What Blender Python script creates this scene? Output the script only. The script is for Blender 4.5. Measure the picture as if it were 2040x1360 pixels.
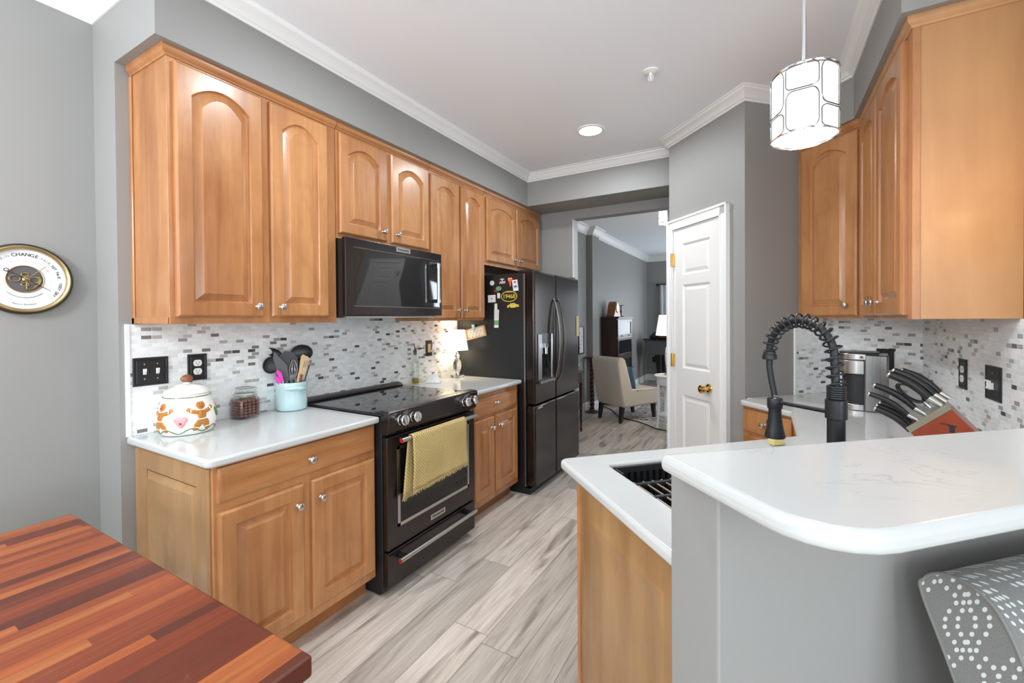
import bpy, bmesh, math, random
from mathutils import Vector, Matrix
random.seed(7)
PI = math.pi
for o in list(bpy.data.objects): bpy.data.objects.remove(o)
SC = bpy.context.scene
COL = SC.collection

# ------------------------------------------------------------------ camera
cd = bpy.data.cameras.new('camera'); cam = bpy.data.objects.new('camera', cd); COL.objects.link(cam)
cd.sensor_width = 36.0; cd.lens = 873.95 / 2040 * 36; cd.shift_y = -36.67 / 2040; cd.clip_start = .02
R_ = Vector((0.8665428, 0.49905387, -0.006987)); U_ = Vector((0.00092465, 0.01239387, 0.99992277)); F_ = Vector((-0.49910192, 0.86648233, -0.01027837))
m = Matrix((R_, U_, -F_)).transposed().to_4x4(); m.translation = (2.29727, 0, 1.3853)
cam.matrix_world = m
SC.camera = cam

# ------------------------------------------------------------------ exposure, sky, daylight
vs = SC.view_settings
vs.view_transform = 'Standard'; vs.look = 'None'; vs.gamma = 1; vs.use_curve_mapping = False
vs.exposure = 0.38
SC.cycles.max_bounces = 10; SC.cycles.diffuse_bounces = 6; SC.cycles.glossy_bounces = 4; SC.cycles.transmission_bounces = 8
SC.cycles.sample_clamp_indirect = 6.0
SC.cycles.caustics_reflective = False; SC.cycles.caustics_refractive = False
w = bpy.data.worlds.new('sky'); SC.world = w; w.use_nodes = True
bg = w.node_tree.nodes['Background']; bg.inputs[0].default_value = (.80, .90, 1, 1); bg.inputs[1].default_value = 1.2

def area(name, loc, direction, sx, sy, power, color=(1, 1, 1), spread=180):
    l = bpy.data.lights.new(name, 'AREA'); l.shape = 'RECTANGLE'; l.size = sx; l.size_y = sy; l.energy = power; l.color = color
    l.spread = math.radians(spread)
    o = bpy.data.objects.new(name, l); COL.objects.link(o); o.location = loc
    o.rotation_euler = Vector(direction).to_track_quat('-Z', 'Y').to_euler(); return o
def point(name, loc, power, color=(1, 1, 1), r=.03):
    l = bpy.data.lights.new(name, 'POINT'); l.energy = power; l.color = color; l.shadow_soft_size = r
    o = bpy.data.objects.new(name, l); COL.objects.link(o); o.location = loc; return o
DAY = (.86, .94, 1.0)
# daylight coming in through the window openings behind and beside the camera, and in the far room
area('window_daylight', (1.05, -3.17, 1.35), (0, 1, 0), 1.5, 1.9, 29, DAY)
area('window_daylight', (3.25, -3.17, 1.35), (0, 1, 0), 1.5, 1.9, 29, DAY)
area('window_daylight', (4.77, -1.2, 1.4), (-1, 0, 0), 2.2, 1.8, 56, DAY)
area('window_daylight', (1.5, 10.35, 1.35), (0, -1, 0), 1.5, 1.5, 22, (.85, .93, 1))
area('window_daylight', (3.93, 8.2, 1.35), (-1, 0, 0), 1.3, 1.5, 44, (.82, .91, 1))

def downlight(loc, power, color=(.87, .945, 1), size=.15, spread=170):
    l = bpy.data.lights.new('downlight', 'AREA'); l.shape = 'DISK'; l.size = size; l.energy = power; l.color = color; l.spread = math.radians(spread)
    o = bpy.data.objects.new('downlight', l); COL.objects.link(o); o.location = loc; return o
# the recessed lights of the kitchen ceiling and the pendant's bulb, plus one added fill
downlight((1.215, 3.025, 2.7235), 11); downlight((1.11, 1.345, 2.7235), 9.5); point('added_dining_fill', (.55, -.75, 2.05), 60, (.90, .96, 1), .16)  # the point light is an unseen fill added to brighten the dining wall
point('pendant_bulb', (2.398, 1.552, 1.86), 8, (.97, .98, 1), .06)

# ------------------------------------------------------------------ materials
def srgb(r, g, b): return tuple(((c / 255) / 12.92 if c / 255 <= .04045 else ((c / 255 + .055) / 1.055) ** 2.4) for c in (r, g, b))
class NT:
    def __init__(s, name):
        s.m = bpy.data.materials.new(name); s.m.use_nodes = True; s.t = s.m.node_tree; s.b = s.t.nodes['Principled BSDF']
    def n(s, typ, **kw):
        nd = s.t.nodes.new(typ)
        for k, v in kw.items(): setattr(nd, k, v)
        return nd
    def put(s, sock, v):
        if isinstance(v, bpy.types.NodeSocket): s.t.links.new(v, sock)
        else:
            if isinstance(v, (tuple, list)) and len(v) == 3 and sock.type == 'RGBA': v = (*v, 1)
            sock.default_value = v
    def math(s, op, a, b=0.0, c=0.0):
        nd = s.n('ShaderNodeMath', operation=op)
        for i, v in enumerate((a, b, c)): s.put(nd.inputs[i], v)
        return nd.outputs[0]
    def mix(s, f, a, b, mode='MIX'):
        nd = s.n('ShaderNodeMix', data_type='RGBA', blend_type=mode)
        s.put(nd.inputs[0], f); s.put(nd.inputs[6], a); s.put(nd.inputs[7], b); return nd.outputs[2]
    def coord(s, which='Object'): return s.n('ShaderNodeTexCoord').outputs[which]
    def mapping(s, v, scale=(1, 1, 1), rot=(0, 0, 0), loc=(0, 0, 0)):
        nd = s.n('ShaderNodeMapping'); s.put(nd.inputs[0], v); s.put(nd.inputs[1], loc); nd.inputs[2].default_value = rot; nd.inputs[3].default_value = scale; return nd.outputs[0]
    def noise(s, v, scale=5, detail=3, rough=.5, dist=0, dim='3D'):
        nd = s.n('ShaderNodeTexNoise', noise_dimensions=dim); s.put(nd.inputs['Vector'], v); nd.inputs['Scale'].default_value = scale; nd.inputs['Detail'].default_value = detail
        nd.inputs['Roughness'].default_value = rough; nd.inputs['Distortion'].default_value = dist; return nd.outputs[0]
    def ramp(s, f, pts, interp='LINEAR'):
        nd = s.n('ShaderNodeValToRGB'); s.put(nd.inputs[0], f); cr = nd.color_ramp; cr.interpolation = interp
        while len(cr.elements) < len(pts): cr.elements.new(.5)
        for e, (p, c) in zip(cr.elements, pts): e.position = p; e.color = (*c, 1) if len(c) == 3 else c
        return nd.outputs[0]
    def sep(s, v):
        nd = s.n('ShaderNodeSeparateXYZ'); s.put(nd.inputs[0], v); return nd.outputs
    def comb(s, x, y, z):
        nd = s.n('ShaderNodeCombineXYZ')
        for i, v in enumerate((x, y, z)): s.put(nd.inputs[i], v)
        return nd.outputs[0]
    def white(s, v, dim='2D'):
        nd = s.n('ShaderNodeTexWhiteNoise', noise_dimensions=dim); s.put(nd.inputs['Vector'], v); return nd.outputs
    def bump(s, h, strength=.2, dist=.01):
        nd = s.n('ShaderNodeBump'); s.put(nd.inputs['Height'], h); nd.inputs['Strength'].default_value = strength; nd.inputs['Distance'].default_value = dist
        s.t.links.new(nd.outputs[0], s.b.inputs['Normal'])
    def rand(s): return s.n('ShaderNodeObjectInfo').outputs['Random']
    def set(s, **kw):
        for k, v in kw.items(): s.put(s.b.inputs[k.replace('_', ' ')], v)
        return s.m
def plain(name, col, rough=.5, metal=0, **kw):
    n = NT(name); n.set(Base_Color=col, Roughness=rough, Metallic=metal, **kw); return n.m
def mottled(name, col, rough=.5, metal=0, amt=.06, scale=8, bump=0):
    n = NT(name); f = n.noise(n.coord(), scale, 3)
    a = tuple(c * (1 - amt) for c in col); b = tuple(min(1, c * (1 + amt)) for c in col)
    n.set(Base_Color=n.mix(f, a, b), Roughness=rough, Metallic=metal)
    if bump: n.bump(n.noise(n.coord(), 220, 2), bump, .002)
    return n.m
def emis(name, col, strength, base=(.8, .8, .8)):
    n = NT(name); n.set(Base_Color=base, Emission_Color=col, Emission_Strength=strength, Roughness=.6); return n.m
def thin_glass(name, tint=(.95, .97, .96)):
    n = NT(name); t = n.t; tr = n.n('ShaderNodeBsdfTransparent'); tr.inputs[0].default_value = (*tint, 1); gl = n.n('ShaderNodeBsdfGlossy'); gl.inputs['Roughness'].default_value = .02
    lw = n.n('ShaderNodeLayerWeight'); lw.inputs[0].default_value = .5; fac = n.math('ADD', n.math('MULTIPLY', n.math('POWER', lw.outputs['Facing'], 4.0), .45), .035); mx = n.n('ShaderNodeMixShader')
    t.links.new(fac, mx.inputs[0]); t.links.new(tr.outputs[0], mx.inputs[1]); t.links.new(gl.outputs[0], mx.inputs[2]); t.links.new(mx.outputs[0], t.nodes['Material Output'].inputs[0]); return n.m
def glass(name, col=(1, 1, 1), rough=.0, ior=1.45):
    n = NT(name); n.set(Base_Color=col, Roughness=rough, IOR=ior, Transmission_Weight=1.0); return n.m

def wood(name, light, dark, axis='z', rough=.33, scale=1.0, contrast=1.0):
    n = NT(name); v = n.coord(); r = n.rand()
    off = n.comb(n.math('MULTIPLY', r, 7.3), n.math('MULTIPLY', r, 3.1), n.math('MULTIPLY', r, 11.7))
    add = n.n('ShaderNodeVectorMath', operation='ADD'); n.put(add.inputs[0], v); n.put(add.inputs[1], off); v = add.outputs[0]
    sc = {'z': (9, 9, .55), 'y': (9, .55, 9), 'x': (.55, 9, 9)}[axis]
    g = n.noise(n.mapping(v, tuple(q * scale for q in sc)), 2.2, 5, .6, .6)
    big = n.noise(n.mapping(v, tuple((q > 1) * 1.7 + .8 for q in sc)), 2.0, 3, .55, .5)
    # glued-up boards: a faint tone step across the width
    f = n.math('ADD', n.math('MULTIPLY', g, .55), n.math('MULTIPLY', big, .6))
    f = n.math('ADD', f, n.math('MULTIPLY', n.math('SUBTRACT', r, .5), .16))
    c = n.ramp(f, [(.30, dark), (.72, light)])
    blot = n.noise(n.mapping(v, tuple((q > 1) * 2.2 + 2.6 for q in sc)), 1.6, 4, .6, 1.4)
    c = n.mix(n.math('MULTIPLY', n.ramp(blot, [(.48, (0, 0, 0)), (.70, (1, 1, 1))]), .30 * contrast), c, dark)
    fine = n.noise(n.mapping(v, tuple(q * 6 * scale for q in sc)), 3, 3, .6)
    c = n.mix(n.math('MULTIPLY', n.ramp(fine, [(.45, (0, 0, 0)), (.75, (1, 1, 1))]), .16 * contrast), c, dark)
    n.set(Base_Color=c, Roughness=rough, Coat_Weight=.25, Coat_Roughness=.2)
    n.bump(fine, .04, .002); return n.m

def planks():
    n = NT('vinyl_plank'); x, y, z = n.sep(n.coord())
    W, L = .178, 1.22
    px = n.math('DIVIDE', x, W); row = n.math('FLOOR', px)
    ro = n.white(n.comb(row, 3.7, 0))[0]
    py = n.math('ADD', n.math('DIVIDE', y, L), n.math('MULTIPLY', ro, 5.0)); cell = n.math('FLOOR', py)
    idn = n.white(n.comb(row, cell, 0)); rnd = idn[0]
    offv = n.comb(n.math('MULTIPLY', rnd, 40), n.math('MULTIPLY', rnd, 23), 0)
    add = n.n('ShaderNodeVectorMath', operation='ADD'); n.put(add.inputs[0], n.comb(x, y, 0)); n.put(add.inputs[1], offv)
    v = add.outputs[0]
    g1 = n.noise(n.mapping(v, (14, 1.1, 1)), 1.6, 4, .6, .9)
    g2 = n.noise(n.mapping(v, (60, 2.5, 1)), 1.5, 4, .65, .3)
    g3 = n.noise(n.mapping(v, (6, .9, 1)), 1.3, 2, .5, 1.2)
    c = n.ramp(g1, [(.22, srgb(144, 132, 121)), (.42, srgb(202, 190, 178)), (.72, srgb(222, 211, 200))])
    streak = n.ramp(g3, [(.56, (0, 0, 0)), (.72, (1, 1, 1))])
    c = n.mix(n.math('MULTIPLY', streak, .78), c, srgb(112, 100, 91))
    c = n.mix(n.math('MULTIPLY', n.ramp(g2, [(.45, (0, 0, 0)), (.75, (1, 1, 1))]), .40), c, srgb(128, 116, 106))
    hv = n.n('ShaderNodeHueSaturation'); n.put(hv.inputs['Color'], c); n.put(hv.inputs['Value'], n.math('ADD', .76, n.math('MULTIPLY', rnd, .42))); c = hv.outputs[0]
    fx = n.math('FRACT', px); fy = n.math('FRACT', py)
    ex = n.math('MINIMUM', fx, n.math('SUBTRACT', 1, fx)); ey = n.math('MULTIPLY', n.math('MINIMUM', fy, n.math('SUBTRACT', 1, fy)), L / W)
    e = n.math('MINIMUM', ex, ey); gap = n.math('LESS_THAN', e, .010)
    c = n.mix(n.math('MULTIPLY', gap, .55), c, srgb(70, 62, 56))
    n.set(Base_Color=c, Roughness=n.math('ADD', .33, n.math('MULTIPLY', g2, .2)))
    n.bump(n.math('SUBTRACT', n.math('MULTIPLY', g2, .3), gap), .12, .003); return n.m

def tiles():
    n = NT('mosaic_tile'); x, y, z = n.sep(n.coord())
    TW, TH = .0385, .0172
    pz = n.math('DIVIDE', z, TH); row = n.math('FLOOR', pz)
    sh = n.math('MULTIPLY', n.math('MODULO', row, 2.0), .5)
    px = n.math('ADD', n.math('DIVIDE', x, TW), sh); colm = n.math('FLOOR', px)
    wn = n.white(n.comb(colm, row, 0)); r = wn[0]
    r2 = n.white(n.comb(row, colm, 0))[0]
    base = n.mix(r2, srgb(226, 231, 231), srgb(250, 252, 252))
    marb = n.noise(n.mapping(n.coord(), (40, 40, 40)), 1.5, 3, .6, 1.0)
    base = n.mix(n.math('MULTIPLY', n.ramp(marb, [(.45, (0, 0, 0)), (.7, (1, 1, 1))]), .22), base, srgb(206, 214, 216))
    tone = n.ramp(r, [(0, (1, 1, 1)), (.84, srgb(208, 211, 210)), (.895, srgb(194, 186, 179)), (.935, srgb(162, 161, 160)), (.968, srgb(116, 114, 114)), (.985, srgb(52, 52, 54))], 'CONSTANT')
    is_base = n.math('LESS_THAN', r, .84)
    c = n.mix(is_base, n.mix(n.math('MULTIPLY', marb, .35), tone, srgb(150, 150, 150)), base)
    fx = n.math('FRACT', px); fz = n.math('FRACT', pz)
    ex = n.math('MULTIPLY', n.math('MINIMUM', fx, n.math('SUBTRACT', 1, fx)), TW / TH); ez = n.math('MINIMUM', fz, n.math('SUBTRACT', 1, fz))
    g = n.math('LESS_THAN', n.math('MINIMUM', ex, ez), .06)
    c = n.mix(g, c, srgb(236, 238, 238))
    n.set(Base_Color=c, Roughness=n.math('ADD', .16, n.math('MULTIPLY', g, .5)))
    n.bump(n.math('SUBTRACT', 1, g), .25, .002); return n.m

def quartz():
    n = NT('white_quartz'); v = n.coord()
    warp = n.noise(n.mapping(v, (1, 1, 1)), 3.0, 4, .6)
    vein = n.noise(n.mapping(v, (1.5, 2.2, 1.5), (0, 0, .5)), 1.6, 6, .62, 1.1)
    d = n.math('ABSOLUTE', n.math('SUBTRACT', vein, .5))
    ln = n.ramp(d, [(0, (1, 1, 1)), (.006, (0, 0, 0))])
    mask = n.ramp(n.noise(v, 2.3, 2), [(.57, (0, 0, 0)), (.72, (1, 1, 1))])
    c = n.mix(warp, srgb(194, 196, 195), srgb(206, 207, 205))
    c = n.mix(n.math('MULTIPLY', n.math('MULTIPLY', ln, mask), .55), c, srgb(150, 148, 146))
    n.set(Base_Color=c, Roughness=.13, Specular_IOR_Level=.5); return n.m

def butcher():
    n = NT('butcher_block'); x, y, z = n.sep(n.coord())
    W, L = .031, .62
    px = n.math('DIVIDE', x, W); row = n.math('FLOOR', px)
    ro = n.white(n.comb(row, 1.3, 0))[0]
    py = n.math('ADD', n.math('DIVIDE', y, L), n.math('MULTIPLY', ro, 7)); cell = n.math('FLOOR', py)
    rnd = n.white(n.comb(row, cell, 0))[0]
    tone = n.ramp(rnd, [(0, srgb(84, 34, 20)), (.22, srgb(124, 50, 26)), (.55, srgb(158, 72, 34)), (.8, srgb(182, 92, 44)), (1, srgb(200, 116, 60))])
    add = n.n('ShaderNodeVectorMath', operation='ADD'); n.put(add.inputs[0], n.coord()); n.put(add.inputs[1], n.comb(n.math('MULTIPLY', rnd, 30), n.math('MULTIPLY', rnd, 17), 0))
    g = n.noise(n.mapping(add.outputs[0], (70, 2.2, 8)), 1.4, 5, .65, .5)
    c = n.mix(n.math('MULTIPLY', n.ramp(g, [(.38, (0, 0, 0)), (.68, (1, 1, 1))]), .55), tone, srgb(78, 34, 22))
    scuff = n.ramp(n.noise(n.mapping(n.coord(), (5, 5, 5), (0, 0, 0), (.4, 1.2, 0)), 2.2, 7, .75), [(.60, (0, 0, 0)), (.70, (1, 1, 1))])
    c = n.mix(n.math('MULTIPLY', scuff, .28), c, srgb(206, 146, 112)); c = n.mix(.30, c, srgb(70, 30, 18))
    n.set(Base_Color=c, Roughness=n.math('ADD', .34, n.math('MULTIPLY', g, .15)), Coat_Weight=.12, Coat_Roughness=.2); return n.m

def dotted():
    n = NT('dotted_upholstery'); x, y, z0_ = n.sep(n.coord())
    u = n.math('ADD', x, y); Wd, P, s = .082, .19, .0135; z = n.math('ADD', z0_, n.math('MULTIPLY', y, .7))
    zq = n.math('MULTIPLY', n.math('ADD', n.math('FLOOR', n.math('DIVIDE', z, s)), .5), s)
    ph = n.math('SINE', n.math('MULTIPLY', zq, 2 * PI / P))
    dv = n.math('MULTIPLY', n.math('SUBTRACT', n.math('FRACT', n.math('DIVIDE', z, s)), .5), s)
    tot = None
    for sg, o in ((1, 0), (-1, .08), (1, .22), (-1, -.14)):
        uu = n.math('ADD', n.math('SUBTRACT', n.math('DIVIDE', u, Wd), n.math('MULTIPLY', ph, .33 * sg)), o)
        du = n.math('MULTIPLY', n.math('SUBTRACT', n.math('FRACT', uu), .5), Wd)
        d = n.math('SQRT', n.math('ADD', n.math('MULTIPLY', n.math('MULTIPLY', du, du), 1.7), n.math('MULTIPLY', dv, dv)))
        hit = n.math('LESS_THAN', d, .0042)
        tot = hit if tot is None else n.math('MAXIMUM', tot, hit)
    weave = n.noise(n.coord(), 300, 2)
    c = n.mix(tot, n.mix(weave, srgb(112, 112, 110), srgb(136, 135, 131)), srgb(214, 217, 216))
    n.set(Base_Color=c, Roughness=.85, Sheen_Weight=.2); n.bump(weave, .1, .002); return n.m

def brushed(name, col, rough, metal=1.0, axis='z'):
    n = NT(name); sc = {'z': (90, 90, 1.2), 'y': (90, 1.2, 90), 'x': (1.2, 90, 90)}[axis]
    g = n.noise(n.mapping(n.coord(), sc), 2, 3, .6)
    n.set(Base_Color=n.mix(g, tuple(c * .88 for c in col), tuple(min(1, c * 1.12) for c in col)), Metallic=metal, Roughness=n.math('ADD', rough - .03, n.math('MULTIPLY', g, .06))); return n.m

def waffle():
    n = NT('waffle_towel'); x, y, z = n.sep(n.coord())
    a = n.math('SINE', n.math('MULTIPLY', y, 2 * PI / .018)); b = n.math('SINE', n.math('MULTIPLY', z, 2 * PI / .018))
    h = n.math('MULTIPLY', a, b); f = n.math('GREATER_THAN', h, .35)
    big = n.noise(n.coord(), 7, 3)
    c = n.mix(big, srgb(196, 172, 112), srgb(214, 192, 134)); c = n.mix(n.math('MULTIPLY', f, .6), c, srgb(142, 118, 66))
    n.set(Base_Color=c, Roughness=.9); n.bump(h, .5, .003); return n.m

def rugmat():
    n = NT('patterned_rug'); v = n.coord()
    a = n.noise(n.mapping(v, (1, 1, 1)), 9, 5, .65, 2.0)
    c = n.ramp(a, [(.38, srgb(82, 78, 80)), (.5, srgb(168, 160, 154)), (.62, srgb(206, 200, 194))])
    n.set(Base_Color=c, Roughness=.95); return n.m

M = {}
M['wall'] = mottled('greige_paint', srgb(149, 148, 145), .55, amt=.012, scale=2)
M['wall_pale'] = M['wall']
M['ceiling'] = mottled('ceiling_paint', srgb(243, 247, 252), .8, amt=.01, scale=2)
M['trim'] = plain('white_trim_paint', srgb(238, 238, 237), .35)
M['door'] = plain('white_door_paint', srgb(232, 231, 228), .35)
ML, MD = srgb(198, 142, 92), srgb(150, 92, 50)
M['maple'] = wood('maple', ML, MD)
M['maple_h'] = wood('maple_rail', ML, MD, 'y')
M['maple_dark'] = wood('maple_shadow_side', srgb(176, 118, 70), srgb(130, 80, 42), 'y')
M['laminate'] = wood('maple_laminate', srgb(178, 138, 94), srgb(138, 100, 62), 'z', .42, .7)
M['laminate_pale'] = wood('maple_veneer', srgb(196, 148, 100), srgb(176, 124, 80), 'z', .42, .5, .6)
M['floor'] = planks()
M['tile'] = tiles()
M['quartz'] = quartz()
M['butcher'] = butcher()
M['dots'] = dotted()
M['piping'] = plain('grey_piping', srgb(128, 127, 123), .85)
M['black_steel'] = brushed('black_stainless', (.058, .046, .042), .18, .9)
M['black_steel_h'] = brushed('black_stainless_panel', (.07, .06, .06), .22, .9, 'y')
M['steel'] = brushed('brushed_steel', (.56, .55, .53), .26, 1, 'y')
M['dark_steel'] = brushed('dark_steel', (.25, .245, .24), .28)
M['nickel'] = plain('satin_nickel', (.66, .65, .63), .24, 1)
M['chrome'] = plain('chrome', (.82, .82, .83), .08, 1)
M['brass'] = plain('polished_brass', (.80, .56, .22), .14, 1)
M['old_brass'] = plain('aged_brass', (.52, .40, .20), .3, 1)
M['black'] = plain('black_enamel', (.012, .012, .013), .3)
M['black_matte'] = plain('matte_black', (.014, .014, .015), .5)
M['black_glass'] = plain('black_glass', (.006, .006, .007), .04, 0, Specular_IOR_Level=.6)
M['pane'] = plain('bookcase_glass', (.012, .014, .016), .10, 0, Specular_IOR_Level=.12)
M['oven_glass'] = plain('oven_glass', (.008, .008, .008), .06)
M['mw_glass'] = plain('microwave_glass', (.02, .02, .02), .05, 0, Specular_IOR_Level=.8)
M['faucet'] = plain('matte_black_metal', (.022, .024, .027), .38, .3)
M['sink'] = mottled('black_granite', (.022, .022, .024), .5, amt=.3, scale=200)
M['switch_plate'] = plain('black_wood_plate', (.016, .016, .017), .4)
M['bronze'] = plain('bronze_plate', (.07, .05, .035), .35, .6)
M['white_plastic'] = plain('white_plastic', srgb(236, 236, 234), .35)
M['ivory_plastic'] = plain('ivory_plastic', srgb(214, 200, 160), .4)
M['white'] = plain('white_paint', srgb(240, 240, 238), .4)
M['ceramic'] = plain('white_glazed_ceramic', srgb(240, 238, 232), .12, 0, Coat_Weight=.5)
M['ginger'] = mottled('gingerbread_glaze', srgb(184, 122, 50), .2, amt=.12, scale=60)
M['icing'] = plain('white_icing', srgb(246, 244, 240), .2)
M['pink'] = plain('pink_glaze', srgb(226, 158, 160), .18)
M['rose'] = plain('red_glaze', srgb(176, 40, 56), .2)
M['leaf'] = plain('green_glaze', srgb(92, 118, 74), .2)
M['nut'] = mottled('brown_nut_glaze', srgb(150, 96, 66), .18, amt=.2, scale=40)
M['aqua'] = plain('pale_aqua_glaze', srgb(186, 212, 214), .16, 0, Coat_Weight=.4)
M['choc'] = mottled('chocolate', srgb(122, 76, 64), .3, amt=.3, scale=60)
M['glass'] = thin_glass('clear_glass')
M['crystal'] = glass('crystal', (.98, .97, .95), 0, 1.5)
M['oil'] = thin_glass('olive_oil', (.80, .70, .18))
M['magenta'] = plain('magenta_silicone', srgb(222, 40, 176), .4)
M['mint'] = plain('pale_green_plastic', srgb(190, 206, 176), .4)
M['bamboo'] = wood('bamboo', srgb(216, 182, 134), srgb(186, 148, 102), 'z', .5)
M['rubber'] = plain('black_nylon', (.02, .02, .021), .42)
M['towel'] = waffle()
M['fringe'] = plain('towel_fringe', srgb(202, 186, 130), .95)
M['red'] = plain('red_badge', srgb(170, 24, 36), .3)
M['paper'] = plain('paper', srgb(226, 226, 224), .7)
M['cream_paper'] = plain('cream_paper', srgb(232, 212, 170), .7)
M['ink'] = plain('black_ink', (.02, .02, .022), .6)
M['grey_ink'] = plain('grey_ink', srgb(150, 152, 154), .6)
M['green'] = plain('green_print', srgb(110, 160, 110), .6)
M['yellow'] = plain('yellow_enamel', srgb(216, 190, 70), .4)
M['orange'] = plain('orange_print', srgb(222, 110, 70), .5)
M['blue'] = plain('blue_print', srgb(80, 110, 170), .5)
M['redprint'] = plain('red_print', srgb(206, 52, 56), .5)
M['teal'] = plain('teal_plastic', srgb(130, 200, 200), .4)
M['dial'] = plain('white_dial', srgb(232, 234, 236), .3)
M['cherry'] = wood('cherry_block', srgb(166, 74, 40), srgb(128, 48, 26), 'z', .3)
M['sleeve'] = plain('brass_plate', (.55, .50, .38), .3, 1)
M['white_leg'] = plain('white_leg_paint', srgb(232, 236, 238), .4)
M['linen'] = mottled('oatmeal_linen', srgb(206, 194, 180), .9, amt=.05, scale=90, bump=.15)
M['pillow'] = mottled('blue_cushion_cloth', srgb(74, 106, 132), .9, amt=.1, scale=50)
M['darkwood'] = wood('dark_oak', srgb(74, 44, 32), srgb(34, 20, 15), 'z', .35)
M['blackwood'] = plain('black_lacquer', (.016, .013, .012), .3)
M['redwood'] = wood('mahogany', srgb(150, 92, 60), srgb(104, 58, 36), 'z', .3)
M['curtain'] = plain('white_curtain', srgb(220, 226, 230), .9)
M['shade_lit'] = emis('lit_lamp_shade', (1, .93, .80), 1.15, (.9, .87, .8))
M['shade_warm'] = emis('lit_table_lamp_shade', (1, .92, .76), 1.0, (.9, .86, .78))
M['pend'] = emis('lit_glass_shade', (.98, .99, 1), 1.5, (.9, .9, .9))
M['bulb'] = emis('lit_lens', (1, .97, .92), 9)
M['added_warm_glow'] = emis('added_sconce_glow', (1, .62, .25), 2.5)
M['rug'] = rugmat()
M['grille'] = plain('grey_plastic', (.10, .10, .105), .5)
M['screen'] = emis('lit_display', (.6, .7, 1), .6, (.02, .02, .03))
M['lampcord'] = plain('clear_cord', srgb(206, 190, 150), .4)
M['warm_white'] = plain('warm_white_plastic', srgb(232, 226, 212), .4)
M['book'] = plain('grey_cloth_items', srgb(150, 158, 164), .8)

# ------------------------------------------------------------------ mesh helpers
S2 = math.sqrt(.5)
def AB(a, b, z=0): return Vector(((a - b) * S2, (a + b) * S2, z))      # the kitchen's 45-degree grid
def frame(o, u, w, v=(0, 0, 1)):                                       # local (u along, w outward, v up) -> world
    u, w, v = Vector(u), Vector(w), Vector(v)
    mt = Matrix((u, w, v)).transposed().to_4x4(); mt.translation = Vector(o); return mt
D1, D2 = Vector((S2, S2, 0)), Vector((-S2, S2, 0))
class MB:
    def __init__(s, M=None): s.v = []; s.f = []; s.M = M
    def add(s, vs, fs, M=None):
        M = M if M is not None else s.M
        n = len(s.v)
        for p in vs:
            p = Vector(p); s.v.append(M @ p if M is not None else p)
        s.f += [tuple(i + n for i in f) for f in fs]; return s
    def box(s, x0, x1, y0, y1, z0, z1, M=None):
        vs = [(x, y, z) for z in (z0, z1) for y in (y0, y1) for x in (x0, x1)]
        return s.add(vs, [(0, 2, 3, 1), (4, 5, 7, 6), (0, 1, 5, 4), (2, 6, 7, 3), (0, 4, 6, 2), (1, 3, 7, 5)], M)
    def loft(s, rings, M=None, cap=(True, True), closed=True):
        n = len(rings[0]); vs = [p for r in rings for p in r]; fs = []
        for k in range(len(rings) - 1):
            for i in range(n if closed else n - 1):
                j = (i + 1) % n; fs.append((k * n + i, k * n + j, (k + 1) * n + j, (k + 1) * n + i))
        if cap[0]: fs.append(tuple(range(n)))
        if cap[1]: fs.append(tuple((len(rings) - 1) * n + i for i in range(n)))
        return s.add(vs, fs, M)
    def lathe(s, prof, c=(0, 0, 0), seg=28, M=None, sx=1, sy=1, cap=(True, True)):
        c = Vector(c); rings = [[(c.x + r * sx * math.cos(2 * PI * i / seg), c.y + r * sy * math.sin(2 * PI * i / seg), c.z + z) for i in range(seg)] for r, z in prof]
        return s.loft(rings, M, cap)
    def prism(s, pts, h0, h1, M=None): return s.loft([[(x, y, h0) for x, y in pts], [(x, y, h1) for x, y in pts]], M)
    def tube(s, pts, r, seg=8, M=None, cap=True):
        pts = [Vector(p) for p in pts]; n = len(pts); rr = r if isinstance(r, (list, tuple)) else [r] * n
        rings = []; ref = None
        for i, p in enumerate(pts):
            t = (pts[min(i + 1, n - 1)] - pts[max(i - 1, 0)]).normalized()
            if ref is None: ref = t.orthogonal().normalized()
            ref = (ref - t * ref.dot(t)); ref = ref.normalized() if ref.length > 1e-6 else t.orthogonal().normalized()
            b = t.cross(ref)
            rings.append([p + (ref * math.cos(2 * PI * k / seg) + b * math.sin(2 * PI * k / seg)) * rr[i] for k in range(seg)])
        return s.loft(rings, M, (cap, cap))
    def cyl(s, p0, p1, r, seg=20, M=None): return s.tube([p0, p1], r, seg, M)
    def ball(s, c, r, seg=16, rings=10, sc=(1, 1, 1), M=None):
        prof = [(r * math.sin(PI * k / rings), -r * math.cos(PI * k / rings)) for k in range(rings + 1)]
        prof[0] = (r * .02, -r); prof[-1] = (r * .02, r)
        rg = [[(c[0] + q * math.cos(2 * PI * i / seg) * sc[0], c[1] + q * math.sin(2 * PI * i / seg) * sc[1], c[2] + z * sc[2]) for i in range(seg)] for q, z in prof]
        return s.loft(rg, M)
    def torus(s, c, R, r, axis=(0, 0, 1), seg=24, rs=8, M=None, sy=1):
        q = Vector(axis).to_track_quat('Z', 'Y'); pts = [Vector(c) + q @ Vector((R * math.cos(2 * PI * i / seg), R * sy * math.sin(2 * PI * i / seg), 0)) for i in range(seg + 1)]
        return s.tube(pts, r, rs, M, False)
def rrect(x0, x1, y0, y1, r, n=5):
    out = []
    for cx, cy, a in ((x1 - r, y0 + r, -90), (x1 - r, y1 - r, 0), (x0 + r, y1 - r, 90), (x0 + r, y0 + r, 180)):
        for k in range(n + 1): t = math.radians(a + 90 * k / n); out.append((cx + r * math.cos(t), cy + r * math.sin(t)))
    return out
def root_loc(o):
    while o is not None and o.parent: o = o.parent
    return o.location.copy() if o else Vector()
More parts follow.
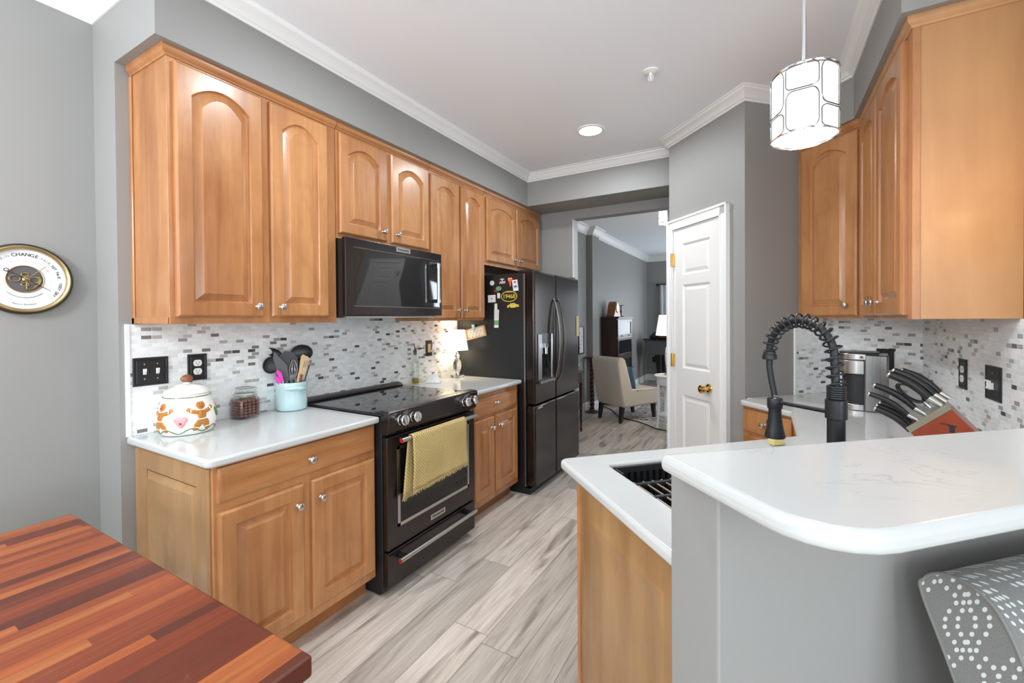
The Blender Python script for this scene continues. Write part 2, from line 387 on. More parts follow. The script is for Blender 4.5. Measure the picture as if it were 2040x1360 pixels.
def build(name, mb, mat, parent=None, smooth=32, bevel=None, label=None, M=None, sub=0, local=False):
    off = root_loc(parent) if parent and not local else Vector()
    me = bpy.data.meshes.new(name); me.from_pydata([tuple(p - off) for p in mb.v], [], mb.f)
    bm = bmesh.new(); bm.from_mesh(me); bmesh.ops.remove_doubles(bm, verts=bm.verts, dist=1e-6); bmesh.ops.recalc_face_normals(bm, faces=bm.faces); bm.to_mesh(me); bm.free()
    if smooth:
        for p in me.polygons: p.use_smooth = True
        me.set_sharp_from_angle(angle=math.radians(smooth))
    me.materials.append(M_(mat))
    o = bpy.data.objects.new(name, me); COL.objects.link(o)
    if parent: o.parent = parent
    if M is not None: o.matrix_world = M
    if bevel:
        b = o.modifiers.new('edge', 'BEVEL'); b.width = bevel[0]; b.segments = bevel[1]; b.limit_method = 'ANGLE'; b.angle_limit = math.radians(40); b.use_clamp_overlap = True
    if sub:
        b = o.modifiers.new('round', 'SUBSURF'); b.levels = sub; b.render_levels = sub
    if label: o['label'] = label
    return o
def M_(k): return M[k] if isinstance(k, str) else k
def tag(o, label, cat, group=None, kind=None):
    o['label'] = label; o['category'] = cat
    if group: o['group'] = group
    if kind: o['kind'] = kind
    return o
def thing(name, label, cat, loc=(0, 0, 0), group=None):
    o = bpy.data.objects.new(name, None); o.empty_display_size = .05; COL.objects.link(o); o.location = loc; tag(o, label, cat, group); return o
def single(name, mb, mat, label, cat, group=None, **kw): return tag(build(name, mb, mat, **kw), label, cat, group)
def struct(name, mb, mat, parent=None, **kw):
    o = build(name, mb, mat, parent, **kw)
    if parent is None: o['kind'] = 'structure'
    return o
def dup(o, parent=None):
    c = o.copy(); COL.objects.link(c)
    if parent: c.parent = parent
    for ch in list(o.children): dup(ch, c)
    return c
def text_geo(s, size):
    cu = bpy.data.curves.new('lettering', 'FONT'); cu.body = s; cu.size = size; cu.align_x = 'CENTER'; cu.align_y = 'CENTER'; cu.extrude = .0004; cu.offset = size * .012
    ob = bpy.data.objects.new('lettering', cu); COL.objects.link(ob); bpy.context.view_layer.update()
    me = bpy.data.meshes.new_from_object(ob.evaluated_get(bpy.context.evaluated_depsgraph_get()))
    g = ([v.co.copy() for v in me.vertices], [tuple(p.vertices) for p in me.polygons])
    bpy.data.objects.remove(ob); bpy.data.curves.remove(cu); bpy.data.meshes.remove(me); return g
def sweep(path, prof, z, closed=False):
    """moulding: profile (out, dz) swept along a wall line; outward is to the right-hand side of travel"""
    P = [Vector((x, y)) for x, y in path]; n = len(P); rings = []
    for i in range(n):
        d0 = (P[i] - P[i - 1]).normalized() if i else (P[1] - P[0]).normalized(); d1 = (P[i + 1] - P[i]).normalized() if i < n - 1 else d0
        n0 = Vector((d0.y, -d0.x)); n1 = Vector((d1.y, -d1.x)); mt = (n0 + n1); mt = mt / max(.2, mt.dot(n0)) if mt.length > 1e-6 else n0
        rings.append([(P[i].x + mt.x * o, P[i].y + mt.y * o, z + dz) for o, dz in prof])
    return MB().loft(rings)

# frames of reference
def FL(x, y=0): return frame((x, y, 0), (0, 1, 0), (1, 0, 0))          # left run: u = +y, outward = +x
def FB(a): o = AB(a, 0); return frame(o, -D2, -D1)                      # diagonal faces: u = -b
def FC(x): return frame((x, 0, 0), (0, -1, 0), (-1, 0, 0))              # right-hand run: u = -y, outward = -x

# ================================================================== THE SETTING
ZC, ZS = 2.733, 2.442                       # ceiling, underside of the soffits
XC, XSC, XU = 3.028, 2.712, 2.752             # right-hand wall, its soffit face, its wall-cabinet face
AP, BA, AW, AS_, AU = 3.645, .54, 4.325, 4.01, 4.045   # pantry door wall, pantry side, diagonal wall, its soffit, its cabinet face
P_, Q_ = AB(AP, 1.281), AB(AP, BA)
P2 = Vector((P_.x, 3.674, 0))
W1 = AB(AW, BA); WC = Vector((XC, AW / S2 - XC, 0))
S1 = AB(AS_, BA); SB = Vector((XSC, AS_ / S2 - XSC, 0)); SEY = 2.02
def xy(*ps): return [(p[0], p[1]) for p in ps]
def wall(name, Mx, u0, u1, z0, z1, th, holes=(), mat='wall'):
    us = sorted({u0, u1, *[h[0] for h in holes], *[h[1] for h in holes]}); zs = sorted({z0, z1, *[h[2] for h in holes], *[h[3] for h in holes]})
    mb = MB(Mx)
    for i in range(len(us) - 1):
        for j in range(len(zs) - 1):
            cu, cz = (us[i] + us[i + 1]) / 2, (zs[j] + zs[j + 1]) / 2
            if not any(h[0] < cu < h[1] and h[2] < cz < h[3] for h in holes): mb.box(us[i], us[i + 1], -th, 0, zs[j], zs[j + 1])
    return struct(name, mb, mat, smooth=None)
struct('floor', MB().box(-.45, 5.0, -3.4, 10.3, -.06, 0), 'floor', smooth=None)
struct('ceiling', MB().box(-.45, 5.0, -3.4, 10.3, ZC, ZC + .08), 'ceiling', smooth=None)
wall('wall_dining_left', FL(-.22), -3.3, .754, 0, ZC, .12)
struct('wall_kitchen_left', MB().box(-.34, 0, .754, 4.04, 0, ZC), 'wall', smooth=None)
struct('ceiling_soffit_left', MB().prism([(0, .754), (.359, .754), (.359, 3.674), (P2.x, 3.674), (P2.x, 4.04), (0, 4.04)], ZS, ZC), 'wall', smooth=None)
struct('ceiling_soffit_right', MB().prism(xy(S1, SB, (XSC, SEY), (XC, SEY), WC, W1), ZS, ZC), 'wall', smooth=None)
OX0, OX1, OZ = .668, 1.556, 2.354
mb = MB().box(-.34, OX0, 4.04, 4.15, 0, ZC).box(OX1, P_.x + .02, 4.04, 4.15, 0, ZC).box(OX0, OX1, 4.04, 4.15, OZ, ZC)
struct('wall_back', mb, 'wall', smooth=None)
struct('wall_pantry', MB().prism(xy(P_, Q_, W1, (W1.x, 4.17), (P_.x, 4.17)), 0, ZC), 'wall', smooth=None)
struct('wall_diagonal', MB().prism(xy(W1, WC, (WC.x + .12, WC.y), (WC.x + .12, 4.17), (W1.x, 4.17)), 0, ZC), 'wall', smooth=None)
struct('wall_right', MB().box(XC, XC + .12, 1.5, WC.y, 0, ZC), 'wall', smooth=None)
struct('wall_family_side', MB().box(XC + .12, 4.8, 1.5, 1.62, 0, ZC), 'wall', smooth=None)
wall('wall_family_right', FC(4.8), -1.62, 3.3, 0, ZC, .12, [(.05, 2.35, .5, 2.3)])
wall('wall_front', frame((0, -3.2, 0), (1, 0, 0), (0, 1, 0)), -.34, 4.92, 0, ZC, .12, [(.3, 1.8, .4, 2.3), (2.5, 4.0, .4, 2.3)])
# living room beyond the opening
struct('wall_living_left', MB().box(-.2, -.01, 4.17, 6.27, 0, ZC).box(-.2, .075, 6.27, 6.57, 0, ZC).box(-.2, .02, 6.57, 10.1, 0, ZC), 'wall', smooth=None)
wall('wall_living_far', frame((0, 10.0, 0), (1, 0, 0), (0, -1, 0)), -.2, 4.12, 0, ZC, .12, [(.45, 1.75, .75, 2.05), (2.2, 3.5, .75, 2.05)])
wall('wall_living_right', FC(4.0), -10.1, -4.17, 0, ZC, .12, [(-8.85, -7.55, .65, 2.1)])
struct('wall_living_front', MB().box(W1.x, 4.12, 4.05, 4.17, 0, ZC), 'wall', smooth=None)

def window(i, Mx, u0, u1, z0, z1):
    mb = MB(Mx); t = .05
    for a, b, c, d in ((u0, u1, z0, z0 + t), (u0, u1, z1 - t, z1), (u0, u0 + t, z0, z1), (u1 - t, u1, z0, z1), (u0, u1, (z0 + z1) / 2 - .02, (z0 + z1) / 2 + .02)): mb.box(a, b, -.08, -.04, c, d)
    for k in (1, 2): uu = u0 + (u1 - u0) * k / 3; mb.box(uu - .01, uu + .01, -.07, -.05, z0, z1)
    f = struct('window_%d' % i, mb, 'trim', smooth=None)
FF = frame((0, -3.2, 0), (1, 0, 0), (0, 1, 0)); FR = frame((0, 10.0, 0), (1, 0, 0), (0, -1, 0))
window(1, FF, .3, 1.8, .4, 2.3); window(2, FF, 2.5, 4.0, .4, 2.3); window(3, FC(4.8), .05, 2.35, .5, 2.3)
window(4, FR, .45, 1.75, .75, 2.05); window(5, FR, 2.2, 3.5, .75, 2.05); window(6, FC(4.0), -8.85, -7.55, .65, 2.1)

# crown mouldings and baseboards
def crown(dr, pj): return [(0, -dr), (.006, -dr), (.010, -dr * .86), (.018, -dr * .80), (.022, -dr * .72), (pj * .52, -dr * .42), (pj * .78, -dr * .24), (pj * .80, -dr * .14), (pj * .93, -dr * .10), (pj, -dr * .04), (pj, .001), (0, .001)]
path = [(-.22, -3.2), (-.22, .754), (.359, .754), (.359, 3.674), (P2.x, 3.674), (P_.x, P_.y), (Q_.x, Q_.y), (S1.x, S1.y), (SB.x, SB.y), (XSC, SEY), (XC, SEY), (XC, 1.5), (4.8, 1.5), (4.8, -3.2)]
struct('trim_1', sweep(path, crown(.068, .070), ZC), 'trim', smooth=25)
struct('trim_2', sweep([(-.01, 4.17), (-.01, 6.27), (.075, 6.27), (.075, 6.57), (.02, 6.57), (.02, 10.0), (4.0, 10.0)], crown(.11, .085), ZC), 'trim', smooth=25)
bprof = [(0, 0), (.014, 0), (.014, .10), (.009, .125), (0, .13)]
struct('baseboard_living', sweep([(-.01, 4.17), (-.01, 6.27), (.075, 6.27), (.075, 6.57), (.02, 6.57), (.02, 10.0), (4.0, 10.0)], bprof, 0), 'trim', smooth=25)
struct('baseboard_dining', sweep([(-.22, -3.2), (-.22, .754), (0, .754)], bprof, 0), 'trim', smooth=25)
struct('trim_3', MB().box(OX0 - .004, OX0 + .004, 4.037, 4.153, 0, OZ), 'trim', smooth=None)   # bright corner bead of the opening's jamb

# pantry door with casing
FD = FB(AP)
mb = MB(FD); ca = .062
mb.box(-1.274, -1.274 + ca, 0, .022, 0, 2.10).box(-.662 - ca, -.662, 0, .022, 0, 2.10).box(-1.274, -.662, 0, .022, 2.10 - ca, 2.10)
mb.box(-1.274 - .002, -1.274 + .012, .022, .030, 0, 2.102).box(-.674, -.660, .022, .030, 0, 2.102).box(-1.276, -.660, .022, .030, 2.088, 2.102)
mb.box(-1.219, -1.209, .022, .026, 0, 2.04).box(-.727, -.717, .022, .026, 0, 2.04).box(-1.219, -.717, .022, .026, 2.03, 2.04)
struct('trim_4', mb, 'trim', bevel=(.003, 2), smooth=None)
u0, u1, t0, t1 = -1.209, -.727, -.004, .012
rows = [(.16, .83), (1.02, 1.62), (1.69, 1.915)]
mb = MB(FD); sw = .098
mb.box(u0, u0 + sw, t0, t1, .012, 2.03).box(u1 - sw, u1, t0, t1, .012, 2.03)
zz = [.012] + [q for r in rows for q in r] + [2.03]
for k in range(0, len(zz), 2): mb.box(u0 + sw, u1 - sw, t0, t1, zz[k], zz[k + 1])
for z0, z1 in rows:
    rg = [[(u0 + sw + i, wv, z0 + i), (u1 - sw - i, wv, z0 + i), (u1 - sw - i, wv, z1 - i), (u0 + sw + i, wv, z1 - i)] for i, wv in ((0, t1), (.006, t1 - .004), (.012, t1 - .011), (.017, t1 - .011), (.040, t1 - .003))]
    mb.loft(rg, cap=(False, True))
door = struct('door_1', mb, 'door', smooth=None)
mb = MB(FD); kc = Matrix.Translation((-.836, t1, .912)) @ Matrix.Rotation(-PI / 2, 4, 'X')
mb.lathe([(.001, 0), (.032, 0), (.032, .004), (.026, .009), (.012, .012), (.010, .03), (.016, .036), (.027, .046), (.030, .056), (.026, .067), (.014, .074), (.001, .076)], M=FD @ kc)
build('door_knob', mb, 'brass', door, label='brass round door knob')
mb = MB(FD).box(-.735, -.727, t1 - .001, t1 + .003, .88, .945); build('strike_plate', mb, 'brass', door)
for z in (1.809, 1.072, .25):
    mb = MB(FD).box(-1.222, -1.196, .010, .0285, z - .045, z + .045).cyl((-1.209, .033, z - .048), (-1.209, .033, z + .048), .006, 10)
    build('hinge', mb, 'brass', door, label='brass hinge')

# mosaic backsplashes (each with its own along-the-wall axes, so the courses run true)
def splash(o, u, n_in, L, z0, z1, th=.008, name='backsplash'):
    u, n_in = Vector(u), Vector(n_in); mt = Matrix((u, n_in, Vector((0, 0, 1)))).transposed().to_4x4(); mt.translation = Vector(o)
    return struct(name, MB().box(0, L, -th, 0, z0, z1), 'tile', smooth=None, M=mt)
CT = .905
splash((0, .786, 0), (0, 1, 0), (-1, 0, 0), 3.03 - .786, CT, 1.3725)
splash((0, 1.566, 0), (0, 1, 0), (-1, 0, 0), .74, 1.3725, 1.403, .0079)
struct('trim_5', MB().box(0, .011, .772, .786, CT, 1.373), 'trim', smooth=None)
TB = AB(4.02, BA)
splash(TB, D1, D2, AW - 4.02, CT, 1.373)
struct('trim_6', MB(frame(AB(4.008, BA), D1, -D2)).box(0, .012, 0, .011, CT, 1.373), 'trim', smooth=None)
splash(W1, -D2, D1, (WC - W1).length, CT, 1.373)
splash(WC, (0, -1, 0), (1, 0, 0), WC.y - 1.75, CT, 1.373)

# ================================================================== KITCHEN CABINETS
def dring(u0, u1, z0, z1, i, wv, rise, N=13):
    """door outline, inset i, at height wv off the face; the top edge bows up by rise"""
    pts = [(u0 + i, wv, z0 + i), (u1 - i, wv, z0 + i)]
    uc, h = (u0 + u1) / 2, (u1 - u0) / 2 - i
    for k in range(N):
        t = 1 - 2 * k / (N - 1); pts.append((uc + h * t, wv, z1 - i - rise * t * t))
    return pts
def panel_door(Mx, u0, u1, z0, z1, arch=0, sw=.056, t=.022, base=0):
    a = arch; g = lambda i, wv, r: dring(u0, u1, z0, z1, i, base + wv, r)
    return MB(Mx).loft([g(0, 0, 0), g(0, t - .007, 0), g(.003, t - .004, 0), g(.008, t, 0), g(sw, t, a), g(sw + .003, t - .006, a), g(sw + .006, t - .0115, a), g(sw + .010, t - .0125, a), g(sw + .036, t - .003, a * .98), g(sw + .038, t - .001, a * .98), g(sw + .041, t - .001, a * .98)])
def slab_front(Mx, u0, u1, z0, z1, t=.021):
    g = lambda i, wv: [(u0 + i, wv, z0 + i), (u1 - i, wv, z0 + i), (u1 - i, wv, z1 - i), (u0 + i, wv, z1 - i)]
    return MB(Mx).loft([g(0, 0), g(0, t - .008), g(.004, t - .005), g(.012, t - .003), g(.016, t - .003), g(.026, t), g(.03, t)])
KN = [(.001, 0), (.0085, 0), (.0075, .003), (.0052, .006), (.0050, .014), (.0095, .018), (.0152, .021), (.0162, .025), (.0145, .029), (.0085, .0325), (.001, .0335)]
def knob(Mx, u, wv, z, parent, k=1):
    mb = MB().lathe([(r * k, h * k) for r, h in KN], M=Mx @ Matrix.Translation((u, wv, z)) @ Matrix.Rotation(-PI / 2, 4, 'X'), seg=20)
    return build('knob', mb, 'nickel', parent)
def add_door(root, Mx, u0, u1, z0, z1, arch=0, kn=None, mat='maple', t=.022):
    d = build('door', panel_door(Mx, u0, u1, z0, z1, arch, t=t), mat, root, smooth=25)
    if kn: knob(Mx, kn[0], t, kn[1], d)
    return d
def add_drawer(root, Mx, u0, u1, z0, z1, kn=None, mat='maple_h'):
    d = build('drawer', slab_front(Mx, u0, u1, z0, z1), mat, root, smooth=25)
    if kn: knob(Mx, kn[0], .021, kn[1], d)
    return d
GU = 'maple wall cabinets along the range wall'
def wall_cab(label, y0, y1, z0, doors, ends=False):
    r = thing('wall_cabinet', label, 'cabinet', (.16, (y0 + y1) / 2, z0), GU)
    Mx = FL(.316)
    build('carcass', MB().box(.001, .316, y0, y1, z0, 2.428), 'maple', r, smooth=None, bevel=(.0015, 1))
    prof = [(0, 0), (.004, 0), (.006, .008), (.014, .014), (.018, .022), (.018, .040), (0, .040)]
    p = [(.316, y1), (.316, y0), (.012, y0)] if ends else [(.316, y1), (.316, y0)]
    # travel -y keeps the outward side at -x, so flip the profile by walking the other way
    p = p[::-1]
    build('crown_strip', sweep(p, prof, 2.428 - .0265), 'maple_h', r, smooth=30)
    for d in doors: add_door(r, Mx, *d)
    return r
r = wall_cab('tall double-door maple wall cabinet at the open end of the run, above the cookie jar', .804, 1.563, 1.373,
         [(.824, 1.164, 1.402, 2.388, .055, (1.128, 1.447)), (1.200, 1.505, 1.402, 2.388, .055, (1.238, 1.447))], True)
build('end_trim', MB().box(.001, .024, .797, .804, 1.374, 2.40).box(.001, .312, .797, .804, 1.374, 1.40), 'maple', r, smooth=None, bevel=(.002, 1))
wall_cab('short double-door maple wall cabinet directly above the microwave', 1.567, 2.305, 1.822,
         [(1.577, 1.915, 1.85, 2.388, .05, (1.880, 1.905)), (1.953, 2.296, 1.85, 2.388, .05, (1.992, 1.905))])
wall_cab('tall maple wall cabinet with two narrow doors above the crystal lamp', 2.309, 2.977, 1.373,
         [(2.320, 2.637, 1.388, 2.378, .045, (2.603, 1.45)), (2.657, 2.967, 1.388, 2.378, .045, (2.692, 1.45))])
wall_cab('short double-door maple wall cabinet above the refrigerator', 2.981, 3.992, 1.826,
         [(3.006, 3.487, 1.858, 2.378, .045, (3.447, 1.912)), (3.507, 3.978, 1.858, 2.378, .045, (3.550, 1.912))])

def base_cab(label, y0, y1, doors, drawers, end=False):
    r = thing('base_cabinet', label, 'cabinet', (.3, (y0 + y1) / 2, 0), 'maple base cabinets either side of the range')
    Mx = FL(.61)
    build('carcass', MB().box(.004, .61, y0, y1, .10, .874), 'maple', r, smooth=None, bevel=(.0015, 1))
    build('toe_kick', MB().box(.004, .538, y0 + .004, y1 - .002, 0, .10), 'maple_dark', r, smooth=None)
    for d in drawers: add_drawer(r, Mx, *d)
    for d in doors: add_door(r, Mx, *d)
    return r
r = base_cab('maple base cabinet with raised end panel under the cookie jar counter', .806, 1.546,
         [(.817, 1.148, .145, .702, 0, (1.114, .622)), (1.184, 1.531, .145, .702, 0, (1.222, .622))], [(.817, 1.533, .737, .862, (1.175, .797))], True)
Me = frame((.61, .806, 0), (-1, 0, 0), (0, -1, 0))
b = build('end_panel', panel_door(Me, .012, .595, .10, .862, 0, sw=.075, t=.012), 'laminate', r, smooth=25)
base_cab('narrow maple base cabinet with one drawer beside the refrigerator', 2.318, 3.005,
         [(2.392, 2.638, .150, .694, 0, (2.598, .618)), (2.657, 2.972, .150, .694, 0, (2.703, .618))], [(2.392, 2.966, .715, .840, (2.655, .787))])

# right-hand wall cabinets
def polycab(name, label, pts, z0, z1, cat='cabinet', mat='maple', group=None):
    c = sum((Vector((p[0], p[1], 0)) for p in pts), Vector()) / len(pts)
    r = thing(name, label, cat, (c.x, c.y, z0), group)
    build('carcass', MB().prism(xy(*pts), z0, z1), mat, r, smooth=None, bevel=(.0015, 1)); return r
UB = Vector((XU, AU / S2 - XU, 0)); UE = 2.065
e1, e2 = AB(AU, BA - .001), AB(AW - .001, BA - .001)
CB = Vector((XC - .001, (AW - .001) / S2 - (XC - .001), 0))
r = polycab('wall_cabinet', 'single-door maple wall cabinet set diagonally above the coffee maker', [e1, UB, CB, e2], 1.373, 2.428, group='maple wall cabinets around the coffee corner')
add_door(r, FB(AU), -.508, -.172, 1.388, 2.388, .05, (-.222, 1.447))
strip = [(0, 0), (.004, 0), (.006, .008), (.014, .014), (.018, .022), (.018, .040), (0, .040)]
build('crown_strip', sweep(xy(e1, UB), strip, 2.4015), 'maple', r, smooth=30)
g_ = .0015
r = polycab('wall_cabinet', 'double-door maple wall cabinet with plain pale end panel, nearest the pendant lamp', [(XU, UE), (XC - .001, UE), (CB.x, CB.y - .003), (UB.x, UB.y - .003)], 1.373, 2.428, mat='laminate_pale', group='maple wall cabinets around the coffee corner')
Mx = FC(XU)
add_door(r, Mx, -2.925, -2.550, 1.388, 2.388, .05, (-2.592, 1.447))
add_door(r, Mx, -2.530, -2.115, 1.388, 2.388, .05, (-2.492, 1.447))
build('face_frame', MB().box(XU - .001, XU + .02, UE - .004, UE + .045, 1.373, 2.428), 'maple', r, smooth=None)
build('crown_strip', sweep([(UB.x, UB.y), (XU, UE), (XC - .01, UE)], strip, 2.4015), 'laminate_pale', r, smooth=30)

# ================================================================== COUNTERTOPS
def round_poly(pts, radii, n=6):
    out = []; N = len(pts)
    for i, p in enumerate(pts):
        p = Vector(p[:2]); a = Vector(pts[i - 1][:2]); b = Vector(pts[(i + 1) % N][:2]); r = radii[i]
        if r <= 0: out.append((p.x, p.y)); continue
        da, db = (a - p).normalized(), (b - p).normalized(); ang = da.angle(db); d = r / math.tan(ang / 2)
        s, e = p + da * d, p + db * d; c = p + (da + db).normalized() * (r / math.sin(ang / 2))
        v0, v1 = s - c, e - c; th = v0.angle_signed(v1)
        for k in range(n + 1):
            q = Matrix.Rotation(-th * k / n, 2) @ v0; out.append((c.x + q.x, c.y + q.y))
    return out
def slab(name, pts, radii, z1, th, label, bev=.013):
    mb = MB().prism(round_poly(pts, radii), z1 - th, z1)
    return single(name, mb, 'quartz', label, 'countertop', bevel=(bev, 4), smooth=60)
slab('countertop', [(.002, .772), (.648, .772), (.648, 1.549), (.002, 1.549)], [.01, .028, .012, 0], CT, .031, 'white quartz countertop under the cookie jar and utensil crock')
slab('countertop', [(.002, 2.308), (.648, 2.308), (.648, 3.022), (.002, 3.022)], [0, .012, .02, 0], CT, .031, 'white quartz countertop between the range and the refrigerator')
# the U-shaped counter with the sink cut-out
KD = [AB(2.165, -.215), AB(2.41 / S2 - .215, -.215), Vector((2.41, 3.555 / S2 - 2.41, 0)), AB(3.555, BA - .035), AB(AP + .006, BA - .035), AB(AP + .006, BA - .001), AB(AW - .001, BA - .001),
      Vector((XC - .001, (AW - .001) / S2 - XC + .001, 0)), Vector((XC - .001, (XC - .001) + -.868 / S2, 0)), AB(2.165, -.868)]
top = MB().prism(round_poly(KD, [.03, .02, .02, .045, 0, 0, 0, 0, 0, .01]), CT - .031, CT)
SA0, SA1, SB0, SB1 = 2.30, 2.96, -.700, -.318
cut = MB(frame((0, 0, 0), D1, D2)).prism(rrect(SA0, SA1, SB0, SB1, .02), CT - .1, CT + .1)
to = build('countertop', top, 'quartz', smooth=None); co = build('sink_cutout', cut, 'quartz', smooth=None)
bo = to.modifiers.new('cut', 'BOOLEAN'); bo.object = co; bo.operation = 'DIFFERENCE'; bo.solver = 'EXACT'
bpy.context.view_layer.update()
me = bpy.data.meshes.new_from_object(to.evaluated_get(bpy.context.evaluated_depsgraph_get()))
to.modifiers.clear(); to.data = me; bpy.data.objects.remove(co)
for p in me.polygons: p.use_smooth = True
me.set_sharp_from_angle(angle=math.radians(60))
b = to.modifiers.new('edge', 'BEVEL'); b.width = .010; b.segments = 4; b.limit_method = 'ANGLE'; b.angle_limit = math.radians(50)
tag(to, 'white quartz kitchen countertop with the sink, running round under the coffee maker', 'countertop')

# raised bar and its half wall
HA, HB0, HB1 = 2.150, -1.002, -.870
struct('wall_peninsula', MB().prism(xy(AB(HA, HB0), AB(XC / S2 + HB0, HB0), AB(XC / S2 + HB1, HB1), AB(HA, HB1)), 0, 1.092), 'wall', smooth=None, bevel=(.004, 2))
BZ = 1.124
bar = [AB(2.113, -.886), AB(2.113, -1.236), AB(XC / S2 - 1.236, -1.236), AB(XC / S2 - .975, -.965)]
bar[2].x = min(bar[2].x, XC - .002); bar[3] = Vector((XC - .002, (XC - .002) + -.962 / S2, 0)); bar[2] = Vector((XC - .002, (XC - .002) - 1.236 / S2, 0))
slab('bar_top', bar, [.012, .105, 0, 0], BZ, .032, 'white quartz raised bar top with one rounded corner over the grey half wall', .0145)

# base cabinets under the right-hand counters
r = thing('base_cabinet', 'peninsula base cabinet with light maple end panel beside the grey half wall', 'cabinet', AB(2.6, -.6, 0))
Mp = frame((0, 0, 0), D1, D2)
build('carcass', MB(Mp).box(2.192, SA0 - .03, -.866, -.333, 0, .872).box(SA1 + .03, 3.05, -.866, -.333, 0, .872).box(SA0 - .03, SA1 + .03, -.866, -.333, 0, .66).box(SA0 - .03, SA1 + .03, -.292, -.280, 0, .872), 'laminate', r, smooth=None)
g = lambda i, wv, rs: dring(.36, .852, .06, .845, i, wv, rs)
build('end_panel', MB(FB(2.192)).loft([g(-.03, 0, 0), g(-.028, .004, 0), g(.055, .005, -.0), g(.062, .0085, 0), g(.075, .009, 0), g(.092, .005, 0), g(.10, .005, 0)]), 'laminate', r, smooth=30)
build('corner_stile', MB(FB(2.192)).box(.333, .352, 0, .010, 0, .872), 'maple', r, smooth=None)
r = thing('base_cabinet', 'maple drawer base cabinet in the far corner beside the pantry wall', 'cabinet', AB(3.9, .3, 0))
inn = Vector((2.445, 3.585 / S2 - 2.445, 0))
build('carcass', MB().prism(xy(AB(3.585, BA - .05), inn, (2.80, inn.y), AB(4.30, .2), AB(4.30, BA - .05)), .1, .873), 'maple', r, smooth=None)
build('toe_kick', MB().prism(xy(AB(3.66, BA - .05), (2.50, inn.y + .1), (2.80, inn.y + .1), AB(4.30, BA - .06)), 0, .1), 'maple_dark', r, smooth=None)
ui = -(inn.y - inn.x) * S2
for z0, z1 in ((.735, .858), (.53, .715), (.32, .51), (.12, .30)):
    add_drawer(r, FB(3.585), -BA + .065, ui - .03, z0, z1, ((-BA + .035 + ui) / 2 + .0, (z0 + z1) / 2), 'maple')
r = thing('base_cabinet', 'maple base cabinet under the countertop along the right-hand wall', 'cabinet', (2.75, 2.4, 0))
build('carcass', MB().prism(xy((2.445, 2.155), (XC - .004, 2.155), (XC - .004, inn.y - .004), (2.445, inn.y - .004)), .1, .873), 'maple', r, smooth=None)
add_door(r, FC(2.445), -(inn.y - .03), -2.19, .13, .86, 0)

# ================================================================== APPLIANCES
XZ = frame((0, 0, 0), (1, 0, 0), (0, 0, 1), (0, 1, 0))       # prisms drawn in (x, z), extruded along y
F0 = FL(0)
def plate_text(Mx, s, size, u, wv, z, flip=False):
    v, f = text_geo(s, size); mt = Mx @ Matrix.Translation((u, wv, z)) @ Matrix.Rotation(PI / 2, 4, 'X')
    # text lies in local xy; turn it so it reads along +u and faces +w
    mt = Mx @ Matrix(((1, 0, 0, u), (0, 0, 1, wv), (0, 1, 0, z), (0, 0, 0, 1)))
    return v, f, mt
# ---- range
r = thing('range', 'black stainless slide-in electric range with a towel on its oven handle', 'range', (.35, 1.93, 0))
Y0, Y1 = 1.553, 2.303
build('body', MB().box(.035, .652, Y0, Y1, .02, .900), 'black_matte', r, smooth=None, bevel=(.003, 2))
c = build('cooktop', MB().box(.014, .668, Y0 - .008, Y1 + .008, .9062, .920), 'black_glass', r, smooth=None, bevel=(.004, 2), label='glossy black glass cooktop')
for cx, cy, rr in ((.22, 1.74, .075), (.47, 1.73, .105), (.22, 2.12, .09), (.47, 2.13, .075)):
    build('burner_ring', MB().lathe([(rr - .0012, .9203), (rr + .0012, .9203)], (cx, cy, 0), 40, cap=(False, False)), 'grille', c)
build('vent_rail', MB().prism([(.012, .921), (.075, .921), (.072, .930), (.045, .941), (.012, .941)], Y0 - .004, Y1 + .004, XZ), 'black', r, bevel=(.003, 2))
build('control_panel', MB().prism([(.60, .9215), (.655, .934), (.704, .932), (.713, .924), (.699, .822), (.690, .815), (.653, .815), (.653, .905), (.60, .905)], Y0 - .004, Y1 + .004, XZ), 'black_steel_h', r, smooth=20, bevel=(.003, 2))
for y in (1.622, 1.712, 2.158, 2.240):
    kM = Matrix.Translation((.7075, y, .880)) @ Matrix.Rotation(math.radians(84), 4, 'Y')
    k = build('knob', MB().lathe([(.001, -.004), (.025, -.004), (.025, .010), (.022, .012), (.0245, .016), (.027, .024), (.027, .040), (.023, .045), (.001, .0455)], M=kM, seg=24), 'chrome', r)
    build('knob_grip', MB().box(-.024, .024, -.0045, .0045, .042, .0515, kM @ Matrix.Rotation(.3, 4, 'Z')), 'nickel', k, smooth=None, bevel=(.002, 2))
d = build('oven_door', MB().box(.655, .688, Y0 + .002, Y1 - .002, .236, .800), 'black_steel_h', r, smooth=None, bevel=(.006, 3))
wf = MB()
for a in ((1.622, 1.640, .335, .742), (2.222, 2.236, .335, .742), (1.622, 2.236, .335, .352), (1.622, 2.236, .728, .742)): wf.box(.686, .6905, *a)
build('window_frame', wf, 'steel', d, smooth=None)
build('window_glass', MB().box(.686, .6885, 1.638, 2.224, .350, .730), 'oven_glass', d, smooth=None)
def bar_handle(parent, y0, y1, x, z, xb, r_=.0125):
    h = build('handle', MB().cyl((x, y0, z), (x, y1, z), r_, 20), 'steel', parent, label='brushed steel bar handle')
    for y in (y0 + .045, y1 - .045): build('handle_mount', MB().box(xb, x, y - .014, y + .014, z - .012, z + .010), 'black', parent, smooth=None, bevel=(.004, 2))
    for y, s in ((y0, -1), (y1, 1)):
        build('end_badge', MB().cyl((x, y, z), (x, y + s * .0025, z), r_ * .82, 20), 'red', parent, label='red round end badge')
bar_handle(d, 1.598, 2.236, .742, .786, .686)
